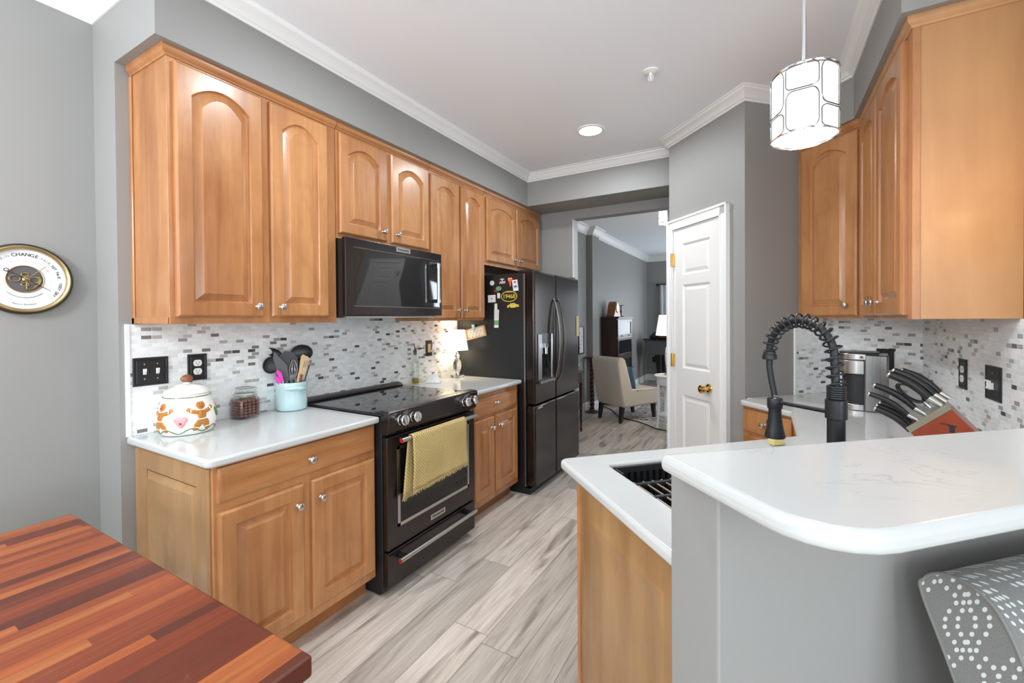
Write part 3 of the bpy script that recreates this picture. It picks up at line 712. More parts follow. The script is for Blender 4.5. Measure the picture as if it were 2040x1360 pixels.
def logo(parent, u0, u1, z0, z1, wv, size):
    p = build('logo_plate', MB(F0).box(u0, u1, wv, wv + .0025, z0, z1), 'steel', parent, smooth=None)
    v, f, mt = plate_text(F0, 'KitchenAid', size, (u0 + u1) / 2, wv + .0028, (z0 + z1) / 2)
    build('lettering', MB().add(v, f, mt), 'ink', parent, smooth=None)
logo(d, 1.872, 1.998, .268, .298, .6885, .022)
dr = build('drawer', MB().box(.655, .688, Y0 + .002, Y1 - .002, .048, .226), 'black_steel_h', r, smooth=None, bevel=(.005, 3))
bar_handle(dr, 1.590, 2.245, .735, .190, .686)
build('kick_plate', MB().box(.05, .62, Y0 + .01, Y1 - .01, 0, .05), 'black_matte', r, smooth=None)

# ---- towel over the oven handle
def drape(y0, y1, zb, zf, xo, skew):
    ny, pts = 26, []
    hx, hz, hr = .742, .786, .0165
    prof = []
    for k in range(8): prof.append((hx - hr - .004 * (7 - k) / 7, zb + (hz - zb) * k / 7, 'b', (7 - k) / 7))
    for k in range(1, 7): a = PI - PI * k / 7; prof.append((hx + hr * math.cos(a), hz + hr * math.sin(a), 't', 0))
    for k in range(15): prof.append((hx + hr + .004 * k / 14, hz - (hz - zf) * k / 14, 'f', k / 14))
    rings = []
    for (x, z, side, q) in prof:
        row = []
        for j in range(ny + 1):
            t = j / ny; yy = y0 + (y1 - y0) * t
            wob = (math.sin(t * 9 + q * 3) * .5 + math.sin(t * 21 + 1) * .3) * .008 * q
            yb = (-.035 * (1 - t) if side == 'b' else (.010 * (t - .3))) * q
            dz = (skew * (t - .5) * q) + (random.uniform(-.006, .006) if q > .97 else 0)
            if side == 'b': dz = .028 * t * q + (random.uniform(-.007, .007) if q > .97 else 0)
            dx = abs(wob) if side == 'f' else -abs(wob) * .3
            row.append((x + dx + (.006 * math.sin(q * 5 + t * 2) * q if side == 'f' else 0), yy + yb, z + dz))
        rings.append(row)
    mb = MB().loft(rings, cap=(False, False), closed=False); return mb
tw = thing('dish_towel', 'mustard yellow waffle dish towel with frayed hem hung over the oven handle', 'towel', (.742, 1.88, .786))
o = build('cloth', drape(1.662, 2.118, .478, .520, 0, .012), 'towel', tw, smooth=80)
so = o.modifiers.new('thick', 'SOLIDIFY'); so.thickness = .003; so.offset = 0
mb = MB()
for j in range(90):
    t = j / 89; y = 1.662 + .456 * t
    for z, x, dy in ((.526 + .012 * (t - .5), .768, .01 * (t - .3)), (.484 + .028 * t, .7205, -.035 * (1 - t))):
        mb.tube([(x, y + dy, z), (x + random.uniform(-.003, .003), y + dy + random.uniform(-.004, .004), z - random.uniform(.010, .022))], .0012, 4)
build('fringe', mb, 'fringe', tw)['kind'] = 'stuff'

# ---- microwave
r = thing('microwave', 'black over-the-range microwave with chrome bar handle below the short cabinet', 'microwave', (.2, 1.945, 1.402))
Y0, Y1 = 1.5685, 2.3045
build('case', MB().box(.011, .372, Y0, Y1, 1.404, 1.818), 'black', r, smooth=None, bevel=(.003, 2))
build('vent_plate', MB().box(.03, .36, Y0 + .02, Y1 - .02, 1.396, 1.404), 'steel', r, smooth=None)
Y0, Y1 = 1.553, 2.340
d = build('door', MB().box(.374, .402, Y0, Y1, 1.408, 1.822), 'black_steel_h', r, smooth=None, bevel=(.004, 3))
g = MB(F0); g.loft([[(u, wv, z) for u, z in rrect(1.612 - i, 2.315 + i, 1.462 - i, 1.768 + i, .012)] for i, wv in ((0.004, .4015), (.004, .4025), (0, .4035))]); build('door_glass', g, 'mw_glass', d, smooth=20)
g = MB(F0)
for a in ((1.606, 2.32, 1.456, 1.4605), (1.606, 2.32, 1.7715, 1.775)): g.box(a[0], a[1], .4015, .4032, a[2], a[3])
build('glass_edge', g, 'dark_steel', d, smooth=None)
g = MB(F0).box(2.294, 2.306, .4035, .4042, 1.688, 1.700); build('display', g, 'screen', d, smooth=None)
g = MB(F0)
for k in range(11):
    for dy in (0, .009): g.box(2.291 + dy, 2.2955 + dy, .4035, .4040, 1.535 + k * .0135, 1.539 + k * .0135)
build('key_legends', g, 'grey_ink', d, smooth=None)
h = build('handle', MB().cyl((.446, 2.255, 1.492), (.446, 2.255, 1.748), .0115, 20), 'steel', d, label='chrome vertical bar handle')
for z in (1.503, 1.737):
    build('handle_mount', MB().box(.402, .446, 2.247, 2.263, z - .012, z + .012), 'black', d, smooth=None, bevel=(.003, 2))
    build('handle_collar', MB().cyl((.446, 2.255, z - .012), (.446, 2.255, z + .012), .0128, 20), 'chrome', d)
logo(d, 1.918, 2.036, 1.788, 1.817, .402, .0205)

# ---- refrigerator
r = thing('refrigerator', 'black stainless four-door refrigerator with ice dispenser and magnets on its side', 'refrigerator', (.4, 3.5, 0))
Y0, Y1, YS, ZM = 3.032, 3.962, 3.428, .706
build('case', MB().box(.025, .656, Y0, Y1, .035, 1.742), 'black', r, smooth=None, bevel=(.004, 2))
build('gasket', MB().box(.657, .671, Y0 + .004, Y1 - .004, .06, 1.742), 'black_matte', r, smooth=None)
build('gasket_edge', MB().box(.660, .667, Y0 + .0005, Y0 + .006, .06, 1.735), 'steel', r, smooth=None)
build('base_grille', MB().box(.05, .70, Y0 + .01, Y1 - .01, 0, .045), 'black_matte', r, smooth=None)
hb = dict(bevel=(.014, 4), smooth=50)
dl = build('door', MB().box(.672, .752, Y0, YS - .0035, ZM + .005, 1.756), 'black_steel', r, **hb)
drr = build('door', MB().box(.672, .752, YS + .0035, Y1, ZM + .005, 1.756), 'black_steel', r, **hb)
build('freezer_door', MB().box(.672, .752, Y0, YS - .0035, .066, ZM - .005), 'black_steel', r, **hb)
build('freezer_door', MB().box(.672, .752, YS + .0035, Y1, .066, ZM - .005), 'black_steel', r, **hb)
for y in (Y0 + .05, Y1 - .05): build('hinge_cover', MB().box(.60, .73, y - .03, y + .03, 1.744, 1.770), 'black', r, smooth=None, bevel=(.006, 2))
for par, y, dy in ((dl, YS - .045, -.012), (drr, YS + .045, .012)):
    pts, rr = [], []
    for k in range(21):
        t = k / 20; s = math.sin(PI * t); pts.append((.7525 + .062 * s ** .6, y, .852 + .70 * t)); rr.append(.0095 + .004 * s)
    build('handle', MB().tube(pts, rr, 10), 'dark_steel', par, label='curved dark steel door handle')
dp = build('dispenser', MB(F0).box(3.085, 3.350, .7522, .7545, .868, 1.262), 'black', dl, smooth=None, label='water and ice dispenser with a dark recess')
build('dispenser_controls', MB(F0).box(3.087, 3.150, .7545, .7585, .895, 1.258), 'dark_steel', dp, smooth=None, bevel=(.002, 2))
build('recess', MB(F0).box(3.154, 3.322, .7545, .7556, .898, 1.185), 'black_glass', dp, smooth=None)
build('side_rail', MB(F0).box(3.324, 3.348, .7545, .7625, .895, 1.258), 'steel', dp, smooth=None, bevel=(.003, 2))
build('drip_tray', MB(F0).box(3.087, 3.348, .7545, .782, .868, .892), 'dark_steel', dp, smooth=None, bevel=(.004, 2))
build('nozzle', MB(F0).box(3.170, 3.23, .7556, .780, 1.150, 1.185).cyl((3.2, .768, 1.10), (3.2, .768, 1.16), .014, 14), 'chrome', dp, smooth=40)
build('badge', MB(F0).box(3.085, 3.165, .7522, .7530, .672, .684), 'nickel', r, smooth=None)
single('note_pad', MB(F0).box(3.905, 3.953, .7525, .760, 1.215, 1.405), 'cream_paper', 'cream note pad stuck at the edge of the refrigerator door', 'note pad', smooth=None)

# ---- things stuck on the refrigerator side
FS = frame((0, 3.0315, 0), (1, 0, 0), (0, -1, 0)); GM = 'magnets on the refrigerator side'
def flat(pts, d0, d1): return MB(FS @ Matrix(((1, 0, 0, 0), (0, 0, 1, 0), (0, 1, 0, 0), (0, 0, 0, 1)))).prism(pts, d0, d1)
def mag(label, loc): return thing('magnet', label, 'magnet', (loc[0], 3.0315, loc[1]), GM)
def ell(cx, cz, rx, rz, n=32, a0=0): return [(cx + rx * math.cos(2 * PI * k / n + a0), cz + rz * math.sin(2 * PI * k / n + a0)) for k in range(n)]
def ftext(s, size, x, z, d): v, f, mt = plate_text(FS, s, size, x, d, z); return MB().add(v, f, mt)
t = mag('oval black number plate magnet with yellow border reading 19468', (.527, 1.563))
build('rim', flat(ell(.527, 1.563, .074, .044), 0, .003), 'yellow', t); build('panel', flat(ell(.527, 1.563, .068, .038), .003, .0036), 'black', t)
build('lettering', ftext('19468', .046, .527, 1.562, .0042), 'yellow', t, smooth=None)
build('inner_rim', flat(ell(.527, 1.596, .03, .002), .0036, .004), 'yellow', t)
t = mag('yellow vintage car magnet below the number plate', (.562, 1.485))
car = [(.508, 1.478), (.512, 1.492), (.530, 1.496), (.540, 1.508), (.575, 1.510), (.590, 1.499), (.612, 1.497), (.616, 1.484), (.612, 1.476), (.600, 1.474), (.530, 1.470), (.512, 1.472)]
build('body', flat(car, 0, .003), 'yellow', t); build('windows', flat([(.538, 1.497), (.545, 1.505), (.571, 1.506), (.581, 1.498)], .003, .0034), 'grey_ink', t)
for x in (.532, .598): build('wheel', flat(ell(x, 1.472, .0085, .0085, 16), .001, .004), 'black', t)
t = mag('white interlocked letters magnet at the top of the side', (.463, 1.683))
build('backing', flat([(.436, 1.70), (.49, 1.70), (.49, 1.69), (.497, 1.664), (.432, 1.664), (.436, 1.69)], 0, .0015), 'ink', t)
build('lettering', MB().add(*ftext('T', .058, .463, 1.684, .002).__dict__['v'] and [ftext('T', .058, .463, 1.684, .002).v, ftext('T', .058, .463, 1.684, .002).f], Matrix.Identity(4)), 'white', t, smooth=None)
build('small_lettering', MB().add(ftext('A', .030, .447, 1.676, .0026).v, ftext('A', .030, .447, 1.676, .0026).f, Matrix.Identity(4)).add(ftext('M', .030, .482, 1.676, .0026).v, ftext('M', .030, .482, 1.676, .0026).f, Matrix.Identity(4)), 'white', t, smooth=None)
t = mag('small round white magnet beside the wall cabinet', (.367, 1.676))
build('disc', flat(ell(.367, 1.676, .020, .020, 12), 0, .004), 'white', t); build('mark', flat([(.357, 1.668), (.374, 1.688), (.378, 1.684), (.361, 1.664)], .004, .0045), 'grey_ink', t)
hp = [(.537 + .020 * math.sin(a) ** 3 * 1.1, 1.692 + .0018 * (13 * math.cos(a) - 5 * math.cos(2 * a) - 2 * math.cos(3 * a) - math.cos(4 * a))) for a in [2 * PI * k / 30 for k in range(30)]]
t = mag('orange heart magnet tucked behind the white card', (.537, 1.692))
build('heart', flat(hp, 0, .003), 'orange', t); build('tail', flat([(.525, 1.672), (.550, 1.668), (.540, 1.636)], 0, .0025), 'orange', t)
build('stripes', flat([(.522, 1.704), (.552, 1.708), (.552, 1.704), (.522, 1.700)], .003, .0035), 'white', t)
t = mag('white printed card magnet nearest the refrigerator door', (.588, 1.647))
build('card', flat([(.556, 1.690), (.604, 1.694), (.616, 1.606), (.568, 1.602)], .0035, .0055), 'paper', t)
build('print', flat(ell(.583, 1.674, .010, .008, 12), .0055, .006), 'redprint', t)
build('text_lines', flat([(.572, 1.645), (.602, 1.648), (.604, 1.632), (.574, 1.629)], .0055, .006), 'blue', t)
t = mag('colourful figurine magnet with red bow above the white square card', (.425, 1.60))
build('cap', flat(ell(.430, 1.628, .026, .019, 18), 0, .005), 'green', t); build('bow', flat([(.388, 1.617), (.402, 1.615), (.430, 1.604), (.455, 1.592), (.458, 1.606), (.440, 1.607), (.405, 1.603), (.390, 1.602)], .005, .007), 'redprint', t)
build('band', flat([(.412, 1.609), (.448, 1.601), (.446, 1.593), (.414, 1.600)], .003, .0062), 'blue', t); build('base', flat([(.416, 1.592), (.442, 1.592), (.442, 1.55), (.418, 1.55)], 0, .004), 'paper', t)
t = mag('white square card magnet with a tiny black mark', (.360, 1.548))
build('card', flat([(.325, 1.578), (.398, 1.580), (.399, 1.520), (.327, 1.518)], 0, .002), 'paper', t); build('mark', flat(ell(.362, 1.549, .005, .006, 10), .002, .0025), 'ink', t)
t = mag('long paper strip with green band clipped on the refrigerator side', (.403, 1.41))
build('strip', flat([(.386, 1.46), (.431, 1.458), (.424, 1.312), (.384, 1.312)], 0, .002), 'paper', t); build('green_band', flat([(.385, 1.372), (.427, 1.372), (.425, 1.333), (.3845, 1.333)], .002, .0024), 'green', t)
build('clip', flat([(.391, 1.508), (.416, 1.508), (.416, 1.455), (.391, 1.455)], .002, .006), 'paper', t)
mb = MB()
for k in range(9): mb.add(flat([(.389, 1.45 - k * .0075), (.424, 1.449 - k * .0075), (.424, 1.4475 - k * .0075), (.389, 1.4485 - k * .0075)], .002, .0024).v, flat([(0, 0), (1, 0), (1, 1), (0, 1)], 0, 1).f, Matrix.Identity(4))
build('text_lines', mb, 'grey_ink', t, smooth=None)
t = thing('hanging_sign', 'tilted wooden framed sign with a pale clip on the refrigerator side', 'sign', (.21, 3.0315, 1.27), None)
Ms = FS @ Matrix.Translation((.205, 0, 1.268)) @ Matrix.Rotation(math.radians(-13), 4, 'Y')
build('frame', MB(Ms).box(-.098, .098, 0, .016, -.045, -.034).box(-.098, .098, 0, .016, .034, .045).box(-.098, -.087, 0, .016, -.034, .034).box(.087, .098, 0, .016, -.034, .034), 'bamboo', t, smooth=None)
build('picture', MB(Ms).box(-.088, .088, 0, .006, -.035, .035), 'paper', t, smooth=None)
mb = MB(Ms)
for k in range(14): mb.ball((-.075 + .0115 * k, .007, -.02 + .018 * ((k * 7) % 3 - 1) + .012), .007, 8, 6)
build('relief', mb, 'cream_paper', t)
build('clip', MB(Ms).prism([(0, 0), (.012, 0), (.02, .02), (.02, .05), (-.004, .055), (-.006, .02)], .016, .026, Ms @ Matrix.Translation((-.01, .0, .018)) @ Matrix.Rotation(-PI / 2, 4, 'X') @ Matrix.Scale(-1, 4, (0, 1, 0))), 'teal', t)

# ================================================================== ON THE LEFT COUNTERS
CTP = CT + .0008
def plate(label, Mx, u0, u1, z0, z1, mat='switch_plate', name='wall_outlet', cat='outlet', w0=.008):
    t = thing(name, label, cat, Mx @ Vector(((u0 + u1) / 2, w0, (z0 + z1) / 2)))
    g = lambda i, wv: [(u0 + i, w0 + wv, z0 + i), (u1 - i, w0 + wv, z0 + i), (u1 - i, w0 + wv, z1 - i), (u0 + i, w0 + wv, z1 - i)]
    build('plate', MB(Mx).loft([g(0, .0002), g(0, .004), g(.002, .0055), g(.007, .0055), g(.009, .0035), g(.012, .0035), g(.014, .005), g(.016, .005)]), mat, t, smooth=None); return t
def duplex(t, Mx, u, z, mat='white_plastic', w0=.013, sc=1):
    for dz in (-.0195, .0195):
        q = [(u + .0175 * sc * math.cos(a), max(-.0145, min(.0145, .0175 * math.sin(a))) + z + dz) for a in [2 * PI * k / 28 for k in range(28)]]
        o = build('receptacle', MB(Mx @ Matrix(((1, 0, 0, 0), (0, 0, 1, 0), (0, 1, 0, 0), (0, 0, 0, 1)))).prism(q, w0, w0 + .0025), mat, t)
        build('slots', MB(Mx).box(u - .0075 * sc, u - .0055 * sc, w0 + .0025, w0 + .0029, z + dz - .002, z + dz + .006).box(u + .0055 * sc, u + .0075 * sc, w0 + .0025, w0 + .0029, z + dz - .002, z + dz + .006).box(u - .002 * sc, u + .002 * sc, w0 + .0025, w0 + .0029, z + dz - .0105, z + dz - .006), 'ink', o, smooth=None)
def toggle(t, Mx, u, z, mat='white_plastic', w0=.013, up=1):
    o = build('toggle', MB(Mx).loft([[(u - .0055, w0, z - .012), (u + .0055, w0, z - .012), (u + .0055, w0, z + .012), (u - .0055, w0, z + .012)], [(u - .0055, w0 + .003, z - .012), (u + .0055, w0 + .003, z - .012), (u + .0055, w0 + .003, z + .012), (u - .0055, w0 + .003, z + .012)], [(u - .004, w0 + .012, z + up * .010 - .003), (u + .004, w0 + .012, z + up * .010 - .003), (u + .004, w0 + .012, z + up * .010 + .003), (u - .004, w0 + .012, z + up * .010 + .003)]]), mat, t, smooth=None)
    for dz in (-.031, .031): build('screw', MB(Mx @ Matrix.Translation((u, w0 - .0005, z + dz)) @ Matrix.Rotation(-PI / 2, 4, 'X')).lathe([(.003, 0), (.003, .001), (.001, .0014)], seg=12), 'nickel', t)
t = plate('double black light switch plate with two white toggles', F0, .794, .920, 1.110, 1.230, name='light_switch', cat='light switch')
toggle(t, F0, .834, 1.170); toggle(t, F0, .880, 1.170)
t = plate('black outlet plate behind the cookie jar knob', F0, .995, 1.075, 1.110, 1.231); duplex(t, F0, 1.035, 1.170)
t = plate('bronze switch plate with ivory rocker above the oil bottle', F0, 2.621, 2.696, 1.096, 1.219, 'bronze', 'light_switch', 'light switch')
build('rocker', MB(F0).box(2.642, 2.676, .0125, .0165, 1.124, 1.192), 'ivory_plastic', t, smooth=None, bevel=(.002, 2)); build('plug', MB(F0).box(2.664, 2.690, .0165, .030, 1.128, 1.146), 'ivory_plastic', t, smooth=None, bevel=(.003, 2))

# ---- cookie jar
JC = Vector((.1235, .942, CTP)); t = thing('cookie_jar', 'white ceramic cookie jar painted with gingerbread figures, pink heart and a nut-shaped knob', 'cookie jar', JC)
JP = [(.085, 0), (.094, .004), (.104, .03), (.109, .055), (.108, .075), (.101, .105), (.091, .135), (.083, .155), (.078, .164), (.075, .1655)]
def jr(z):
    for (r0, z0), (r1, z1) in zip(JP, JP[1:]):
        if z0 <= z <= z1: return r0 + (r1 - r0) * (z - z0) / (z1 - z0)
    return JP[-1][0]
body = build('body', MB().lathe([(.001, 0)] + JP + [(.070, .1655), (.068, .155)], JC, 48), 'ceramic', t, smooth=50)
build('lid', MB().lathe([(.066, .160), (.080, .1665), (.0835, .170), (.083, .174), (.075, .184), (.058, .196), (.035, .205), (.014, .209), (.012, .214), (.001, .216)], JC, 48), 'ceramic', t, smooth=50)
mb = MB()
for k in range(2): mb.ball((JC.x, JC.y, JC.z + .229), .0165, 18, 12, (1.0, 1.45, .9))
mb.torus((JC.x, JC.y, JC.z + .229), .0195, .0028, (1, .0, .0), 24, 6, None, .78)
build('nut_knob', mb, 'nut', t, label='brown nut-shaped lid knob')
A0 = math.atan2(-.942, 2.297 - .1235)
def onjar(phi, dz, h): rr = jr(dz) + h; return (JC.x + rr * math.cos(A0 + phi), JC.y + rr * math.sin(A0 + phi), JC.z + dz)
def blob(mb, phi, dz, w, hgt, rot=0, h=.0028, n=20):
    rings = []
    for q, hh in ((1, -.002), (1, .0006), (.86, h * .75), (.55, h), (.05, h * 1.05)):
        rg = []
        for k in range(n):
            a = 2 * PI * k / n; x, z = w * q * math.cos(a), hgt * q * math.sin(a)
            x, z = x * math.cos(rot) - z * math.sin(rot), x * math.sin(rot) + z * math.cos(rot)
            zz = min(max(dz + z, .002), .163); rg.append(onjar(phi + x / .082, zz, hh))
        rings.append(rg)
    mb.loft(rings); return mb
def ginger(phi, s=1):
    g, ic = MB(), MB()
    blob(g, phi, .122, .0155, .0165); blob(g, phi, .085, .014, .022)
    for sg in (-1, 1):
        blob(g, phi + sg * .24, .097, .020, .0085, sg * .35 * s); blob(g, phi + sg * .125, .048, .0115, .0255, sg * .38); blob(g, phi + sg * .225, .024, .0085, .007)
        blob(g, phi + sg * .445, .108, .0075, .008)
        blob(ic, phi + sg * .375, .104, .0018, .0095, 0, .004)
    o = build('gingerbread_figure', g, 'ginger', body, smooth=60, label='brown gingerbread figure in relief')
    blob(ic, phi, .138, .017, .0028, 0, .0048); blob(ic, phi, .104, .014, .0016, 0, .005); blob(ic, phi, .067, .017, .002, .05, .005)
    return o
def icing(phi):
    ic = MB(); blob(ic, phi, .1385, .015, .0028, 0, .0046); blob(ic, phi, .103, .012, .0016, 0, .0042); blob(ic, phi, .0655, .017, .0022, .05, .0042)
    for sg in (-1, 1): blob(ic, phi + sg * .375, .1035, .0018, .0085, 0, .004); blob(ic, phi + sg * .19, .031, .0085, .0018, sg * .2, .004)
    build('icing', ic, 'icing', body, smooth=60)
    e = MB()
    for dx, dz in ((-.05, .126), (.05, .126), (0, .120)): blob(e, phi + dx, dz, .0018, .0018, 0, .0048, 8)
    for dz in (.094, .086, .078): blob(e, phi, dz, .0019, .0019, 0, .0048, 8)
    for k in range(7): blob(e, phi + (k - 3) * .025, .1145 + .0011 * (k - 3) ** 2 * .35, .0014, .0012, 0, .0048, 6)
    build('features', e, 'rose', body, smooth=60)
for ph in (.50, -1.02, 2.1, -2.6): ginger(ph); icing(ph)
h = MB(); blob(h, -.262, .067, .0165, .0125, -.95, .005); blob(h, -.148, .067, .0165, .0125, .95, .005); blob(h, -.205, .055, .0125, .0130, 0, .0054); blob(h, -.205, .047, .0075, .0105, 0, .0050)
build('heart', h, 'pink', body, smooth=60, label='pink heart in relief'); h = MB(); blob(h, -.205, .056, .004, .0065, 0, .0075, 10); build('heart_centre', h, 'rose', body)
h = MB(); blob(h, 1.25, .082, .010, .021, .1, .004); build('leaf', h, 'leaf', body)
pts = [onjar(2 * PI * k / 120, .020 + .009 * math.sin(7 * 2 * PI * k / 120 + .6), .0008) for k in range(121)]
build('wavy_line', MB().tube(pts, .0022, 6), 'leaf', body); build('rim_line', MB().tube([onjar(2 * PI * k / 60, .157, .001) for k in range(61)], .002, 6), 'leaf', body)

# ---- snack jar
JX = Vector((.070, 1.2165, CTP)); t = thing('snack_jar', 'square clip-top glass jar half full of chocolates beside the cookie jar', 'jar', JX)
def sq(w, z, n=4, r=.35): return [(JX.x + x, JX.y + y, JX.z + z) for x, y in rrect(-w, w, -w, w, w * r, n)]
build('glass', MB().loft([sq(.047, 0), sq(.0525, .004), sq(.054, .012), sq(.054, .085), sq(.051, .098), sq(.043, .108, r=.9), sq(.043, .118, r=.95), sq(.040, .118, r=.95), sq(.040, .106, r=.9), sq(.0485, .096), sq(.0515, .085), sq(.0515, .012), sq(.047, .006)]), 'glass', t, smooth=50)
build('lid', MB().lathe([(.038, .117), (.047, .121), (.0485, .126), (.048, .140), (.044, .145), (.001, .147)], JX, 36), 'glass', t, smooth=40)
mb = MB().torus((JX.x, JX.y, JX.z + .115), .0455, .0016, seg=32, rs=6).torus((JX.x, JX.y, JX.z + .1475), .040, .0018, seg=32, rs=6)
mb.tube([(JX.x, JX.y + .047, JX.z + .147), (JX.x, JX.y + .060, JX.z + .135), (JX.x, JX.y + .058, JX.z + .10), (JX.x, JX.y + .066, JX.z + .085)], .0016, 6).tube([(JX.x, JX.y - .047, JX.z + .147), (JX.x, JX.y - .058, JX.z + .125), (JX.x, JX.y - .048, JX.z + .115)], .0016, 6)
build('wire_clasp', mb, 'nickel', t)
build('gasket', MB().lathe([(.0425, .118), (.0475, .118), (.0475, .1205), (.0425, .1205)], JX, 32, cap=(False, False)), 'warm_white', t)
mb = MB(); rnd = random.Random(3)
for lay in range(6):
    for i in range(-2, 3):
        for j in range(-2, 3):
            mb.ball((JX.x + i * .0192 + rnd.uniform(-.001, .001), JX.y + j * .0192 + rnd.uniform(-.001, .001), JX.z + .0155 + lay * .0138 + rnd.uniform(-.0012, .0012)), .0088, 8, 6, (1.05, 1.05, .85))
tag(build('chocolates', mb, 'choc'), 'brown chocolates filling the clip-top glass jar', 'chocolates', None, 'stuff')

# ---- utensil crock and what stands in it
KC = Vector((.0915, 1.449, CTP))
t = thing('utensil_crock', 'pale aqua ceramic crock holding cooking utensils', 'crock', KC)
build('body', MB().lathe([(.001, 0), (.064, 0), (.072, .004), (.0755, .012), (.077, .05), (.0765, .118), (.0785, .128), (.0785, .146), (.0765, .150), (.0715, .150), (.071, .14), (.070, .012), (.001, .010)], KC, 48), 'aqua', t, smooth=50)
hp = [(KC.x + .0855 * math.cos(a), KC.y + .0855 * math.sin(a), KC.z + .118 + .006 * math.sin((a + 1.0) / 1.1 * PI)) for a in [-.95 + 1.3 * k / 16 for k in range(17)]]
build('handle_ridge', MB().tube(hp, [.004 + .0075 * min(1, 4 * min(k, 16 - k) / 16) for k in range(17)], 10), 'aqua', t, smooth=60)
KM = frame(KC, (.55, .835, 0), (.835, -.55, 0)); GUt = 'cooking utensils in the aqua crock'
KP = KM @ Matrix(((1, 0, 0, 0), (0, 0, 1, 0), (0, 1, 0, 0), (0, 0, 0, 1)))
def utensil(name, label, cat, stem, stem_mat, head=None, head_mat=None, wv=0, r_=.0045, holes=None):
    p0 = KM @ Vector((stem[0][0], wv * .5, stem[0][1])); o = thing(name, label, cat, p0, GUt)
    n = len(stem); mb = MB(KM).tube([(u, wv * (.5 + .5 * i / (n - 1)), z) for i, (u, z) in enumerate(stem)], r_, 8); build('handle', mb, stem_mat, o)
    if head is not None: build('head', head, head_mat, o, smooth=60)
    return o
def spoonhead(u, wv, z, a, b, rot, depth=.012):
    Mh = KM @ Matrix.Translation((u, wv, z)) @ Matrix.Rotation(-rot, 4, 'Y')
    return MB().loft([[(a * q * math.cos(k * PI / 12), hh, b * q * math.sin(k * PI / 12)) for k in range(24)] for q, hh in ((.04, -depth), (.5, -depth * .8), (.85, -depth * .35), (1, 0), (.94, .0015), (.8, -depth * .3), (.45, -depth * .7), (.04, -depth * .9))], Mh)
utensil('serving_spoon', 'black nylon spoon leaning out to the edge, topmost of the dark spoons', 'spoon', [(-.020, .02), (-.064, .285)], 'rubber', spoonhead(-.083, -.030, .306, .042, .022, -.45), 'rubber', -.03)
utensil('serving_spoon', 'large black nylon spoon hanging low behind the magenta spatula', 'spoon', [(-.010, .02), (-.070, .20)], 'rubber', spoonhead(-.094, .0, .243, .040, .046, -.3), 'rubber', -.005)
utensil('ladle', 'deep black nylon ladle, tallest at the back of the crock', 'ladle', [(.012, .02), (.040, .28)], 'rubber', MB().ball((0, 0, 0), .056, 22, 14, (1, .6, .80), KM @ Matrix.Translation((.052, -.035, .300))), 'rubber', -.035)
utensil('slotted_turner', 'broad black nylon turner in the middle of the crock', 'spatula', [(.002, .02), (-.016, .19)], 'rubber', MB(KP).prism([(-.030, .175), (.022, .19), (.034, .300), (-.030, .315), (-.056, .290)], -.012, -.009), 'rubber', -.010)
utensil('spatula', 'dark grey spatula with an angled blade in front', 'spatula', [(-.012, .02), (-.040, .18)], 'rubber', MB(KP).prism([(-.046, .150), (-.010, .158), (-.020, .240), (-.080, .316), (-.086, .280)], .018, .021), 'grille', .018)
utensil('whisk', 'black wire whisk between the turner and the bamboo spatula', 'whisk', [(.012, .02), (.010, .16)], 'rubber', None, None, .020)
o = bpy.context.scene.objects[-1] if False else None
wk = [ob for ob in COL.objects if ob.get('label') == 'black wire whisk between the turner and the bamboo spatula'][0]
mb = MB(KM)
for k in range(5):
    a = PI * k / 5
    mb.tube([(.010 + .022 * math.sin(PI * q / 12) ** .8 * math.cos(a) * (1 if True else 1), .020 + .022 * math.sin(PI * q / 12) ** .8 * math.sin(a), .155 + .115 * q / 12) for q in range(13)], .0011, 5)
    mb.tube([(.010 - .022 * math.sin(PI * q / 12) ** .8 * math.cos(a), .020 - .022 * math.sin(PI * q / 12) ** .8 * math.sin(a), .155 + .115 * q / 12) for q in range(13)], .0011, 5)
build('wires', mb, 'nickel', wk)
utensil('silicone_spatula', 'magenta silicone spatula with a pale green handle', 'spatula', [(-.020, .03), (-.042, .165)], 'mint', MB(KP).prism([(-.050, .160), (-.034, .155), (-.046, .205), (-.068, .226), (-.070, .205)], .042, .050), 'magenta', .044, .0055)
utensil('silicone_brush', 'short magenta basting brush at the crock rim', 'brush', [(-.036, .04), (-.056, .15)], 'mint', MB(KP).prism([(-.060, .135), (-.040, .130), (-.056, .180), (-.076, .192), (-.078, .182)], .042, .050), 'magenta', .042, .005)
o = utensil('bamboo_spatula', 'pale bamboo slotted spatula leaning over the crock rim', 'spatula', [(.010, .03), (.040, .18)], 'bamboo', MB(KP).prism([(.022, .150), (.046, .150), (.088, .262), (.084, .280), (.056, .296), (.046, .285), (.038, .22)], .036, .041), 'bamboo', .038, .006)
mb = MB(KP)
for k in range(3): mb.prism([(.056 + .009 * k, .225), (.059 + .009 * k, .225), (.068 + .009 * k, .262), (.065 + .009 * k, .262)], .0405, .0416)
build('slots', mb, 'darkwood', o, smooth=None)
utensil('wooden_spoon', 'reddish brown wooden handle standing in front of the bamboo spatula', 'spoon', [(.020, .03), (.048, .190)], 'redwood', None, None, .05, .0065)
utensil('steel_tongs', 'thin steel tongs leaning to the stove side of the crock', 'tongs', [(.030, .03), (.088, .235)], 'nickel', None, None, .012, .004)

